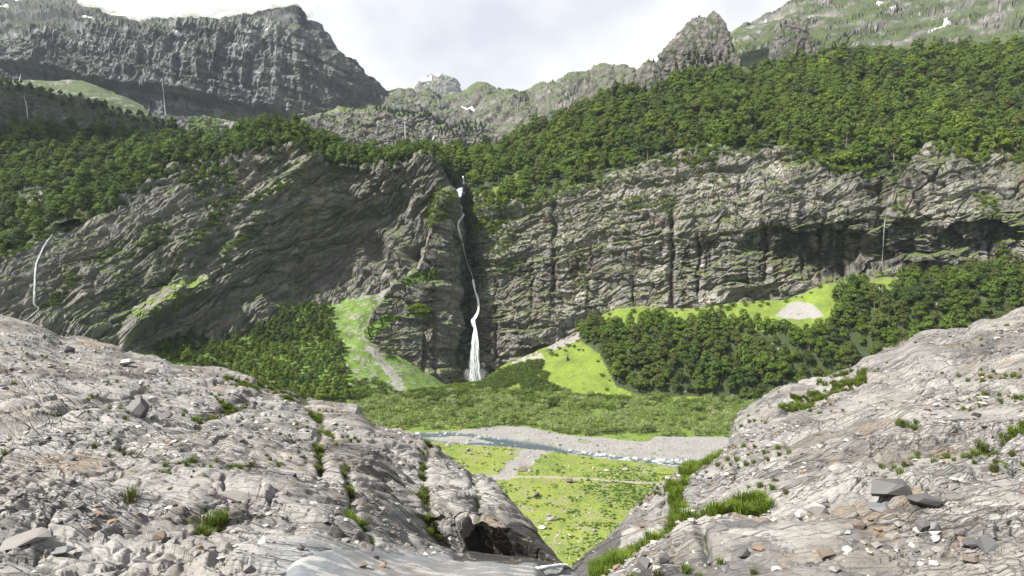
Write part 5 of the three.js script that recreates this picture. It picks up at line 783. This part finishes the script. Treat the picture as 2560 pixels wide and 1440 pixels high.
for (const kind of Object.keys(POOL)) {
  const pr = PROTO[kind], [name, look, cat, mass, massLook] = KIND[kind], list = POOL[kind].filter(q => q.b > -30 && q.b < 2590).sort((a, b) => b.s / -b.z - a.s / -a.z);
  const limit = list.length > 300 ? 300 : list.length;
  for (const q of list.slice(0, limit)) {
    const g = new THREE.Group(), sh = pr.shapes[q.v % pr.shapes.length], crown = new THREE.Mesh(sh.crown, pr.tints[q.t]), trunk = new THREE.Mesh(sh.trunk, BARK); crown.name = 'crown'; trunk.name = 'trunk'; g.add(trunk, crown);
    g.position.set(q.x, q.y, q.z); g.rotation.y = q.rot; g.scale.set(q.s, q.s * q.st, q.s);
    const size = ['small', 'mid-sized', 'big'][q.s * (kind === 'spruce' ? 1 : 1) < 0.85 ? 0 : q.s < 1.35 ? 1 : 2], tone = TONES[kind][q.t], side = q.b < 430 ? 'far left' : q.b < 900 ? 'left of waterfall' : q.b < 1300 ? 'near waterfall' : q.b < 1700 ? 'right of waterfall' : q.b < 2150 ? 'right of meadow' : 'far right';
    tag(g, name, `${size} ${tone} ${look} ${WHERE[q.zone]}, ${side}`, cat, `${size} ${tone} ${look}s ${WHERE[q.zone]}, ${side}`);
  }
  const rest = new Map(); for (const q of list.slice(limit).concat(POOL[kind].filter(q => !(q.b > -30 && q.b < 2590)))) { const key = q.zone + '|' + (q.v % pr.shapes.length); rest.has(key) ? rest.get(key).push(q) : rest.set(key, [q]); }
  for (const [key, qs] of rest) {
    const [zone, v] = key.split('|'), sh = pr.shapes[+v], o = new THREE.InstancedMesh(mergeGeometries([sh.crown, tinted(sh.trunk, [0.9, 0.6, 1.2])]), WOODM, qs.length), col = new THREE.Color();
    qs.forEach((q, i) => { Q.setFromAxisAngle(UPV, q.rot); M4.compose(_a.set(q.x, q.y, q.z), Q, _b.set(q.s, q.s * q.st, q.s)); o.setMatrixAt(i, M4); o.setColorAt(i, col.copy(pr.tints[q.t].color).multiplyScalar(0.82 + 0.36 * ((q.rot * 7.31) % 1))); });
    tag(o, mass, massLook + ' ' + WHERE[zone], null, null, 'stuff');
  }
}

// ------------------------------------------------------------------ cumulus clouds high above the frame, whose shadows lie on the left woods and the upper right slope
function cloud(cx, cy, cz, rx, ry, rz, seed, label) {
  const g = new THREE.IcosahedronGeometry(1, 24), p = g.attributes.position;
  for (let i = 0; i < p.count; i++) { const x = p.getX(i), y = p.getY(i), z = p.getZ(i), k = 0.75 + 0.35 * fbm(x * 1.6 + seed, y * 1.6, z * 1.6, 4) + 0.22 * ridge(x * 3 + seed, y * 3, z * 3, 3); p.setXYZ(i, cx + x * k * rx, cy + y * k * ry * (y < 0 ? 0.45 : 1), cz + z * k * rz); }
  g.computeVertexNormals();
  tag(new THREE.Mesh(g, new THREE.MeshPhysicalMaterial({ color: new THREE.Color(0.9, 0.9, 0.92), roughness: 1, transmission: 0.35, thickness: 0, specularIntensity: 0 })), 'cloud', label, null, null, 'structure');
}
cloud(-500, 1700, -610, 240, 90, 120, 8, 'small cumulus cloud high over the right slope');
cloud(-1740, 1650, -450, 430, 150, 330, 12, 'small cumulus cloud high over the left woods');

{ // thin mist hanging on the summit of the massif
  const r = rng(66), g = new THREE.IcosahedronGeometry(1, 5), p = g.attributes.position; for (let i = 0; i < p.count; i++) { const x = p.getX(i), y = p.getY(i), z = p.getZ(i), k = 0.8 + 0.4 * fbm(x * 2, y * 2, z * 2, 3); p.setXYZ(i, x * k, y * k, z * k); } g.computeVertexNormals();
  const spots = []; for (let i = 0; i < 26; i++) { const t = i / 25, b = lerp(330, 790, t) + (r() - 0.5) * 70, e = lerp(30, -8, sstep(0.2, 0.9, t)) + (r() - 0.5) * 50, d = 2440 + r() * 160; spots.push([...P(b, e, d), 50 + 70 * r()]); }
  const o = new THREE.InstancedMesh(g, new THREE.MeshPhysicalMaterial({ color: new THREE.Color(0.97, 0.97, 0.98), roughness: 1, transmission: 0.5, thickness: 0, specularIntensity: 0, transparent: true, opacity: 0.28 }), spots.length);
  spots.forEach(([x, y, z, s], i) => { Q.setFromAxisAngle(UPV, i * 1.7); M4.compose(_a.set(x, y, z), Q, _b.set(s * 1.8, s * 0.55, s)); o.setMatrixAt(i, M4); }); tag(o, 'cloud', 'thin white mist hanging on the summit of the left massif', null, null, 'stuff');
}

{ // spray at the foot of the main waterfall
  const r = rng(68), g = new THREE.IcosahedronGeometry(1, 3), n = 14, o = new THREE.InstancedMesh(g, new THREE.MeshPhysicalMaterial({ color: new THREE.Color(0.95, 0.96, 0.97), roughness: 1, transmission: 0.5, thickness: 0, specularIntensity: 0, transparent: true, opacity: 0.09 }), n);
  for (let i = 0; i < n; i++) { const p = P(1188 + (r() - 0.5) * 40, 948 - 46 * r() * r(), 676 + r() * 6), s = 2 + 4 * r(); M4.compose(_a.set(...p), Q.identity(), _b.set(s, s * 1.2, s)); o.setMatrixAt(i, M4); } tag(o, 'cloud_of_spray', 'white spray drifting at the foot of the main waterfall', null, null, 'stuff');
}

// ------------------------------------------------------------------ stones and boulders
const STONES = [...Array(7)].map((_, k) => { const r = rng(100 + k), pts = []; for (let i = 0; i < 15; i++) { const a = r() * 6.283, c = r() * 2 - 1, s = Math.sqrt(1 - c * c), q = 0.75 + 0.35 * r(); pts.push(new THREE.Vector3(Math.cos(a) * s * q, c * q, Math.sin(a) * s * q)); } const g = new ConvexGeometry(pts); g.deleteAttribute('uv'); return g; });
const stoneM = (r, g, b, rough = 0.85) => new THREE.MeshStandardMaterial({ color: new THREE.Color(r, g, b).multiplyScalar(r === 1 ? 1 : ALB), roughness: rough, flatShading: true });
const SM = { slate: stoneM(0.085, 0.082, 0.082, 0.65), grey: stoneM(0.21, 0.20, 0.19), pale: stoneM(0.38, 0.368, 0.35), brown: stoneM(0.125, 0.10, 0.08), ochre: stoneM(0.20, 0.14, 0.09), blue: stoneM(0.125, 0.13, 0.138, 0.6) };
// a stone whose seat is at bearing b, elevation e on a surface; w, h, flat: its width and height in the survey's units and how flat it lies
function stone(b, e, d, w, h, mat, v, turn, tilt, label, group, name = 'stone', cat = 'stone') {
  const m = new THREE.Mesh(STONES[v % STONES.length], SM[mat]), k = d / F, p = P(b, e, d);
  m.position.set(p[0], p[1] + h * k * 0.30, p[2]); m.rotation.set(tilt * 0.5, turn, tilt); m.scale.set(w * k * 0.55, h * k * 0.62, w * k * 0.42); tag(m, name, label, cat, group); return m;
}
for (const [b, e, w, h, mat, v, turn, tilt, label] of [
  [345, 1038, 58, 52, 'slate', 0, 0.4, 0.1, 'dark angular boulder on the left rock, largest there'], [381, 1006, 24, 20, 'pale', 1, 1, 0.2, 'small white block behind the dark boulder on the left rock'], [409, 1047, 52, 20, 'slate', 2, 0.2, 0.1, 'flat black slate just right of the dark left boulder'],
  [172, 880, 28, 24, 'slate', 3, 0.9, 0.2, 'dark block near the crest of the left rock'], [318, 912, 36, 18, 'pale', 4, 0.3, 0.05, 'pale flat block below the left crest'], [380, 934, 40, 18, 'grey', 5, 0.1, -0.05, 'grey flat slab below the left crest'],
  [590, 1246, 92, 26, 'grey', 6, -0.45, -0.28, 'long tilted grey slab in the middle of the left rock'], [503, 1198, 32, 18, 'brown', 0, 0.8, 0.1, 'brown block above the long tilted slab'], [528, 1232, 36, 12, 'grey', 1, -0.4, -0.15, 'thin slate left of the long tilted slab'],
  [400, 1352, 38, 30, 'brown', 2, 0.3, 0.2, 'brown block below the tussocks on the left rock'], [432, 1356, 26, 24, 'slate', 3, 0.5, 0, 'dark block beside the brown one on the left rock'], [160, 1384, 52, 22, 'blue', 4, 0.2, 0.1, 'blue-grey slate at the lower left'], [66, 1352, 116, 20, 'grey', 5, 0.9, 0.1, 'long grey slab at the lower left corner'],
  [905, 1418, 30, 18, 'brown', 6, 0.3, 0.1, 'brown stone on the smooth grey slab'], [958, 1414, 22, 10, 'ochre', 0, 0.1, 0, 'flat ochre stone on the smooth grey slab'], [940, 1397, 17, 13, 'slate', 1, 0.6, 0, 'small dark stone on the smooth grey slab'], [876, 1352, 20, 14, 'slate', 2, 0.2, 0, 'dark stone at the upper edge of the smooth slab'], [752, 1372, 24, 16, 'slate', 3, 0.3, 0.1, 'dark stone left of the smooth grey slab'],
  [2228, 1236, 112, 44, 'slate', 5, 0.15, -0.06, 'largest dark slate block on the right rock'], [2310, 1262, 86, 46, 'slate', 6, -0.2, -0.12, 'dark split slate right of the largest block'], [2200, 1276, 68, 22, 'blue', 0, -0.5, -0.2, 'tilted blue-grey slate below the largest block'],
  [2042, 1282, 54, 30, 'pale', 1, 0.2, 0.05, 'white block left of the dark slates'], [2003, 1292, 38, 20, 'pale', 2, 0.8, 0.1, 'smaller white stone left of the white block'], [2148, 1318, 40, 26, 'brown', 3, 0.4, 0, 'brown stone below the tilted slate'], [2307, 1322, 44, 30, 'slate', 4, 0.4, 0.1, 'grey pitted stone below the split slate'], [2337, 1324, 24, 24, 'blue', 5, 0.1, 0, 'small blue-grey stone beside the pitted stone'],
  [2466, 1372, 58, 40, 'blue', 1, -0.3, -0.2, 'rounded blue-grey slate at the lower right'], [2426, 1362, 46, 18, 'slate', 2, 0.1, 0.05, 'flat dark slate left of the rounded one'], [2398, 1338, 30, 18, 'slate', 3, 0.5, 0, 'dark stone above the flat slate at lower right'], [2066, 1392, 46, 26, 'brown', 4, 0.3, 0.1, 'brown stone on the pale slab at the bottom right'], [1860, 1390, 30, 24, 'slate', 5, 0.1, 0.1, 'square black block at the bottom of the right rock'],
  [1606, 1424, 46, 40, 'slate', 6, 0.9, 0.7, 'upright dark slab beside the notch'], [2287, 1430, 26, 14, 'slate', 0, 0.3, 0, 'small dark stone at the bottom edge right'], [2440, 1040, 26, 12, 'slate', 1, 0.3, 0, 'dark flake high on the right rock'], [1660, 1408, 34, 30, 'slate', 2, 0.4, 0.3, 'dark lump at the foot of the right rock'],
]) stone(b, e, atRock(b, e), w, h, mat, v, turn, tilt, label);
// meadow boulders
for (const [b, e, w, h, v, label, mat = 'grey'] of [[1119, 1115, 15, 8, 0, 'boulder at the left end of the meadow by the river'], [1171, 1127, 14, 9, 1, 'squarish boulder left of the gravel wash'], [1178, 1135, 11, 6, 2, 'low boulder just below the squarish one'], [1220, 1133, 8, 6, 3, 'small boulder alone left of the gravel wash'], [1277, 1125, 9, 6, 4, 'upper one of two small boulders by the gravel wash'], [1277, 1135, 10, 6, 5, 'lower one of two small boulders by the gravel wash'], [1306, 1176, 30, 13, 6, 'largest boulder beside the gravel wash', 'brown'], [1324, 1179, 13, 9, 0, 'small boulder touching the largest one'], [1342, 1241, 22, 14, 1, 'round dark boulder in the lower meadow', 'brown'], [1424, 1204, 24, 11, 2, 'boulder beside the path with a person sitting on it', 'brown'], [1563, 1175, 24, 8, 3, 'long flat boulder above the path'], [1600, 1164, 8, 4, 4, 'small boulder right of the long flat one'], [1378, 1300, 26, 9, 5, 'flat boulder cluster in the lower meadow'], [1370, 1288, 13, 7, 6, 'small boulder above the flat cluster'], [1355, 1320, 24, 8, 0, 'pale flat boulder low in the meadow', 'pale'], [1535, 1297, 13, 8, 1, 'dark boulder near the right rock', 'brown'], [1459, 1309, 10, 7, 2, 'small dark boulder in the lower meadow', 'brown'], [1346, 1306, 8, 6, 3, 'small round boulder left of the flat cluster'], [1424, 1340, 11, 6, 4, 'pale stone low in the notch meadow', 'pale'], [1486, 1328, 12, 7, 5, 'grey stone low in the notch meadow'], [1163, 1163, 9, 5, 6, 'stone at the left meadow edge'], [1189, 1155, 8, 5, 0, 'small stone in the left meadow'], [1484, 1172, 12, 5, 1, 'pale flat stone above the path', 'pale'], [1517, 1177, 14, 5, 2, 'broad pale stone above the path', 'pale'], [1448, 1322, 9, 5, 3, 'low grey stone in the lower meadow'], [1491, 1223, 7, 6, 4, 'small upright stone below the path']])
  stone(b, e, floorD(e) - 0.5, w, h, mat, v, v * 1.3, 0.06, label, null, 'boulder', 'boulder');
// loose chips on the foreground rock and small stones in the meadow
function loose(list, name, what, mass, massLabel, labelOf) {
  list.sort((a, b) => b.s / -b.z - a.s / -a.z);
  const mats = Object.keys(SM), few = list.slice(0, 300), rest = list.slice(300);
  for (const q of few) { const m = new THREE.Mesh(STONES[q.v], SM[q.m]); m.position.set(q.x, q.y, q.z); m.rotation.set(q.t, q.rot, q.t * 0.7); m.scale.set(q.s, q.s * q.f, q.s * 0.8); tag(m, name, labelOf(q), 'stone', what + ' ' + q.where); }
  for (let v = 0; v < STONES.length; v++) { const qs = rest.filter(q => q.v === v); if (!qs.length) continue; const o = new THREE.InstancedMesh(STONES[v], LOOSE, qs.length), E = new THREE.Euler(); qs.forEach((q, i) => { Q.setFromEuler(E.set(q.t, q.rot, q.t * 0.7)); M4.compose(_a.set(q.x, q.y, q.z), Q, _b.set(q.s, q.s * q.f, q.s * 0.8)); o.setMatrixAt(i, M4); o.setColorAt(i, SM[q.m].color); }); tag(o, mass, massLabel, null, null, 'stuff'); }
}
const LOOSE = stoneM(1, 1, 1);
const WORDS = { slate: 'black', grey: 'grey', pale: 'white', brown: 'brown', ochre: 'ochre', blue: 'blue-grey' };
{
  const r = rng(55), list = [];
  const pour = (lf, polys, spacing, tries, seed, where, thin, upTo) => { for (const q of scatter(lf, polys, { spacing, tries, seed, upTo, test: (n, k) => { const x = lf.pos[n * 3], z = lf.pos[n * 3 + 2]; return k < thin * sstep(-0.02, 0.3, fbm(x * 0.6 + 9, 1, z * 0.6, 3)) + 0.02; } })) { const roll = r(), d = Math.hypot(q.x, q.z), s = (0.010 + 0.045 * Math.pow(r(), 4)) * lerp(1, 1.5, clamp(d / 20)); list.push({ x: q.x, y: q.y + s * 0.2, z: q.z, s, f: 0.3 + 0.4 * r(), rot: r() * 6.28, t: (r() - 0.5) * 0.7, v: Math.floor(r() * 7), m: roll < 0.36 ? 'grey' : roll < 0.50 ? 'slate' : roll < 0.60 ? 'blue' : roll < 0.84 ? 'pale' : roll < 0.94 ? 'brown' : 'ochre', where }); } };
  pour(rockR, all(1480, 2690, 760, 1540), 0.05, 42000, 61, 'on the right rock', 0.85, 1.9);
  pour(rockL, all(-120, 1130, 800, 1540), 0.07, 30000, 62, 'on the left rock', 0.7, 3.9);
  pour(rockL, all(700, 1250, 1340, 1440), 0.15, 900, 63, 'on the left rock', 0.4, 1.3);
  loose(list, 'stone_chip', 'loose stone chips', 'rubble', 'loose small stone chips strewn over the foreground rock', q => `${q.s > 0.05 ? 'larger' : 'small'} loose ${WORDS[q.m]} stone chip lying ${q.where}`);
  const list2 = []; for (let k = 0; k < 8000; k++) { const b = lerp(1060, 1720, r()), e = 1105 + (1440 - 1105) * r(), d = floorD(e), [x, , z] = P(b, e, d), kind = floorKind(b, e, x, z); if (kind > 1 || (kind === 0 && (e < rLow(b) || r() > 0.3 + 0.7 * sstep(-0.1, 0.3, fbm(x / 12, 6, z / 12, 3))))) continue; const s = 0.14 + 0.55 * Math.pow(r(), 4), roll = r(); list2.push({ x, y: FLOOR + fbm(x / 30, 0, z / 30, 3) * 0.8 + 0.1 - (kind === 1 ? 0.3 : 0), z, s, f: 0.5 + 0.4 * r(), rot: r() * 6.28, t: r() * 0.5, v: Math.floor(r() * 7), m: roll < 0.5 ? 'grey' : roll < 0.75 ? 'pale' : 'brown', where: kind ? 'on the river gravel' : 'in the meadow' }); }
  loose(list2, 'field_stone', 'field stones', 'field_stones', 'small stones strewn over the meadow and gravel', q => `small ${WORDS[q.m]} field stone lying ${q.where}`);
}

// ------------------------------------------------------------------ grass tufts in the crevices
const TUFTS = [0, 1, 2].map(k => { const r = rng(300 + k), o = cards(); for (let i = 0; i < 90; i++) { const a = r() * 6.283, u = Math.sqrt(r()) * 0.09, h = 0.10 + 0.17 * r(), le = 0.02 + 0.13 * r(), w = 0.0035 + 0.003 * r(), x = Math.cos(a) * u, z = Math.sin(a) * u, b = a + (r() - 0.5) * 1.6, dx = Math.cos(b), dz = Math.sin(b), px = -dz * w, pz = dx * w, t = 0.7 + 0.5 * r(), dry = r() < 0.18 ? [1.5 * t, 0.95 * t, 1.6 * t] : [t, t, t];
  const p0 = [x, -0.02, z], p1 = [x + dx * le * 0.35, h * 0.65, z + dz * le * 0.35], p2 = [x + dx * le, h * (0.75 + 0.25 * r()), z + dz * le];
  o.p.push(p0[0] - px, p0[1], p0[2] - pz, p0[0] + px, p0[1], p0[2] + pz, p1[0] + px, p1[1], p1[2] + pz, p0[0] - px, p0[1], p0[2] - pz, p1[0] + px, p1[1], p1[2] + pz, p1[0] - px, p1[1], p1[2] - pz, p1[0] - px, p1[1], p1[2] - pz, p1[0] + px, p1[1], p1[2] + pz, ...p2); for (let q = 0; q < 9; q++) o.c.push(...dry); } return done(o); });
const BLADES = [leafM(0.12, 0.18, 0.022), leafM(0.095, 0.13, 0.026), leafM(0.135, 0.22, 0.018)];
{
  const r = rng(91), list = [];
  const sow = (lf, polys, spacing, tries, seed, s0, s1, where, tint, test, upTo) => { for (const q of scatter(lf, polys, { spacing, tries, seed, test, upTo })) list.push({ x: q.x, y: q.y, z: q.z, s: lerp(s0, s1, r()), rot: r() * 6.28, v: Math.floor(r() * 3), t: tint ?? Math.floor(r() * 3), where }); };
  const nearLine = (lf, lines, w, cut) => (n, k) => { const x = lf.pos[n * 3], z = lf.pos[n * 3 + 2], q = fbm(x * 1.7, 5, z * 1.7, 3); return q > cut && lines.some(l => lineDist(lf.B[n] + q * 26, lf.E[n] + q * 12, l) < w * (0.3 + 0.9 * k + q)); };
  sow(rockR, all(1480, 1920, 1040, 1440), 0.045, 90000, 71, 0.4, 0.85, 'in the grassy gully of the right rock', 2, nearLine(rockR, RCREV.slice(0, 2), 10, -0.10), 1.95);
  sow(rockR, all(1930, 2690, 900, 1440), 0.07, 30000, 72, 0.3, 0.7, 'in a crevice of the right rock', null, nearLine(rockR, RCREV.slice(2), 12, -0.02), 1.95);
  sow(rockL, all(480, 1160, 940, 1400), 0.06, 90000, 73, 0.2, 0.55, 'in a crevice of the left rock', null, nearLine(rockL, LCREV, 8, 0.1), 3.97);
  sow(rockR, all(1560, 2690, 800, 1460), 0.13, 7000, 74, 0.14, 0.42, 'among the rubble of the right rock', null, (n, k) => k < 0.9 * sstep(0.1, 0.35, fbm(rockR.pos[n * 3] * 0.7, 3, rockR.pos[n * 3 + 2] * 0.7, 3)), 1.97);
  sow(rockL, all(0, 900, 880, 1440), 0.14, 4200, 75, 0.12, 0.36, 'among the rubble of the left rock', null, (n, k) => k < 0.9 * sstep(0.05, 0.3, fbm(rockL.pos[n * 3] * 0.7, 3, rockL.pos[n * 3 + 2] * 0.7, 3)), 3.9);
  list.sort((a, b) => b.s / -b.z - a.s / -a.z);
  const emit = (q, name, label, group) => { const m = new THREE.Mesh(TUFTS[q.v], BLADES[q.t]); m.position.set(q.x, q.y, q.z); m.rotation.y = q.rot; m.scale.setScalar(q.s); tag(m, name, label, 'grass', group); };
  for (const [b, e, s, t, label] of [[325, 1252, 0.62, 1, 'round dark grass tussock alone on the left rock'], [515, 1318, 0.6, 0, 'green grass tussock below the long tilted slab'], [548, 1312, 0.5, 1, 'dry brownish tussock right of the green one']]) { const d = atRock(b, e), [x, y, z] = P(b, e, d); emit({ x, y, z, s, rot: 1, v: 0, t }, 'grass_tussock', label); }
  const seen = {}, few = [], rest = []; for (const q of list) ((seen[q.where] = (seen[q.where] ?? 0) + 1) <= 60 ? few : rest).push(q);
  for (const q of few) emit(q, 'grass_tuft', `${q.s > 0.9 ? 'tall' : 'short'} ${['green', 'olive', 'bright green'][q.t]} grass tuft ${q.where}`, 'grass tufts ' + q.where);
  for (let v = 0; v < 3; v++) { const qs = rest.filter(q => q.v === v), o = new THREE.InstancedMesh(TUFTS[v], WOODM, qs.length); qs.forEach((q, i) => { Q.setFromAxisAngle(UPV, q.rot); M4.compose(_a.set(q.x, q.y, q.z), Q, _b.setScalar(q.s)); o.setMatrixAt(i, M4); o.setColorAt(i, BLADES[q.t].color); }); tag(o, 'grass', 'grass growing in the cracks of the foreground rock', null, null, 'stuff'); }
}

// low herbs in the meadow and on the gravel bars
{
  const r = rng(191), pts = []; for (let k = 0; k < 16000 && pts.length < 4200; k++) { const b = lerp(1060, 1720, r()), e = 1062 + 380 * r(), [x, , z] = P(b, e, floorD(e)), kind = floorKind(b, e, x, z); if (kind > 1) continue; const n = fbm(x / 9, 3, z / 9, 3) + 0.5 * sstep(1.1, 0.4, Math.hypot((b - 1560) / 130, (e - 1215) / 60)); if (kind ? (r() > 0.02 || n < 0.1) : n + r() * 0.5 < 0.44) continue; pts.push({ x, z, s: 0.08 + 0.16 * r() * r() + (kind ? 0.12 : 0), k: kind }); }
  const o = new THREE.InstancedMesh(PROTO.shrub.shapes[0].crown, WOODM, pts.length), col = new THREE.Color(); pts.forEach((q, i) => { Q.setFromAxisAngle(UPV, i); M4.compose(_a.set(q.x, FLOOR + fbm(q.x / 30, 0, q.z / 30, 3) * 0.8 - (q.k ? 0.3 : 0) - q.s, q.z), Q, _b.set(q.s * 1.4, q.s, q.s * 1.4)); o.setMatrixAt(i, M4); o.setColorAt(i, col.setRGB(0.055, 0.11, 0.011).multiplyScalar(0.8 + 0.5 * ((i * 0.37) % 1))); });
  tag(o, 'herbs', 'low leafy herbs growing in the meadow', null, null, 'stuff');
}
// ------------------------------------------------------------------ hikers
function person(base, turn, bones, tones, label) {            // one continuous body from joined tapered limbs
  const R = 44, mc = new MarchingCubes(R, ROUGH, false, false, 40000); mc.isolation = 0;
  const sd = (p, [ax, ay, az, ra, bx, by, bz, rb]) => { const dx = bx - ax, dy = by - ay, dz = bz - az, t = clamp(((p[0] - ax) * dx + (p[1] - ay) * dy + (p[2] - az) * dz) / (dx * dx + dy * dy + dz * dz + 1e-9)); return Math.hypot(p[0] - ax - dx * t, p[1] - ay - dy * t, p[2] - az - dz * t) - lerp(ra, rb, t); };
  for (let k = 0; k < R; k++) for (let j = 0; j < R; j++) for (let i = 0; i < R; i++) { const p = [(i - R / 2) / (R / 2), (j - R / 2) / (R / 2) + 0.92, (k - R / 2) / (R / 2)]; let d = 9; for (const b of bones) { const q = sd(p, b), h = Math.max(0.05 - Math.abs(d - q), 0) / 0.05; d = Math.min(d, q) - h * h * 0.0125; } mc.field[k * R * R + j * R + i] = -d; }
  mc.update(); const n = mc.count, pos = mc.positionArray.slice(0, n * 3), nor = mc.normalArray.slice(0, n * 3), col = new Float32Array(n * 3);
  for (let i = 0; i < n; i++) { pos[i * 3 + 1] += 0.92; const y = pos[i * 3 + 1]; let c = tones[tones.length - 1][1]; for (const [h, q] of tones) if (y > h) { c = q; break; } col.set(c, i * 3); }
  const g = new THREE.BufferGeometry(); g.setAttribute('position', new THREE.BufferAttribute(pos, 3)); g.setAttribute('normal', new THREE.BufferAttribute(nor, 3)); g.setAttribute('color', new THREE.BufferAttribute(col, 3));
  const m = new THREE.Mesh(g, ROUGH); m.position.set(...base); m.rotation.y = turn; tag(m, 'person', label, 'person');
}
const WALK = [[0, 1.62, 0, 0.10, 0, 1.70, 0.01, 0.095], [0, 1.45, 0, 0.055, 0, 1.58, 0, 0.055], [0, 0.98, 0, 0.145, 0, 1.38, 0, 0.165], [-0.14, 1.40, 0, 0.07, 0.14, 1.40, 0, 0.07], [-0.2, 1.38, 0, 0.06, -0.24, 1.10, -0.08, 0.045], [-0.24, 1.10, -0.08, 0.045, -0.22, 0.88, 0.06, 0.04], [0.2, 1.38, 0, 0.06, 0.24, 1.10, 0.06, 0.045], [0.24, 1.10, 0.06, 0.045, 0.22, 0.9, 0.2, 0.04], [-0.09, 0.95, 0, 0.09, -0.1, 0.5, 0.14, 0.065], [-0.1, 0.5, 0.14, 0.06, -0.1, 0.08, 0.2, 0.045], [-0.1, 0.05, 0.18, 0.045, -0.1, 0.04, 0.34, 0.04], [0.09, 0.95, 0, 0.09, 0.1, 0.5, -0.06, 0.065], [0.1, 0.5, -0.06, 0.06, 0.1, 0.1, -0.26, 0.045], [0.1, 0.06, -0.26, 0.045, 0.1, 0.03, -0.12, 0.04], [0, 1.15, -0.2, 0.12, 0, 1.38, -0.2, 0.12]];
const SIT = [[0, 1.22, 0.04, 0.10, 0, 1.30, 0.05, 0.095], [0, 1.05, 0, 0.055, 0, 1.18, 0.03, 0.055], [0, 0.58, 0, 0.15, 0, 0.98, 0, 0.165], [-0.14, 1.0, 0, 0.07, 0.14, 1.0, 0, 0.07], [-0.2, 0.98, 0, 0.06, -0.24, 0.72, 0.1, 0.045], [-0.24, 0.72, 0.1, 0.045, -0.12, 0.62, 0.3, 0.04], [0.2, 0.98, 0, 0.06, 0.24, 0.72, 0.1, 0.045], [0.24, 0.72, 0.1, 0.045, 0.12, 0.62, 0.3, 0.04], [-0.09, 0.55, 0, 0.09, -0.12, 0.55, 0.42, 0.065], [-0.12, 0.55, 0.42, 0.06, -0.12, 0.1, 0.46, 0.045], [-0.12, 0.06, 0.46, 0.045, -0.12, 0.05, 0.6, 0.04], [0.09, 0.55, 0, 0.09, 0.12, 0.55, 0.42, 0.065], [0.12, 0.55, 0.42, 0.06, 0.12, 0.1, 0.46, 0.045], [0.12, 0.06, 0.46, 0.045, 0.12, 0.05, 0.6, 0.04]];
const SKIN = [0.45, 0.3, 0.22], HAIR = [0.06, 0.045, 0.03];
{ const w = (b, e) => { const p = P(b, e, floorD(e)); return [p[0], FLOOR + fbm(p[0] / 30, 0, p[2] / 30, 3) * 0.8, p[2]]; }; const s = w(1429, 1204);
  person([s[0], s[1] + 1.25, s[2]], 0.5, SIT, [[1.32, HAIR], [1.1, SKIN], [0.62, [0.32, 0.09, 0.06]], [0.1, [0.07, 0.05, 0.05]], [-1, [0.05, 0.04, 0.03]]], 'person in a red top sitting on the boulder by the path');
  person(w(1525, 1200), 1.5, WALK, [[1.7, HAIR], [1.5, SKIN], [0.95, [0.75, 0.75, 0.72]], [0.1, [0.03, 0.03, 0.035]], [-1, [0.06, 0.05, 0.04]]], 'hiker in a white top and black trousers on the path');
  person(w(1536, 1201), 1.6, WALK, [[1.7, HAIR], [1.5, SKIN], [1.0, [0.25, 0.26, 0.3]], [0.6, [0.4, 0.12, 0.1]], [0.1, SKIN], [-1, [0.2, 0.06, 0.05]]], 'hiker in a grey top and red shorts on the path'); }
renderer.render(scene, camera);
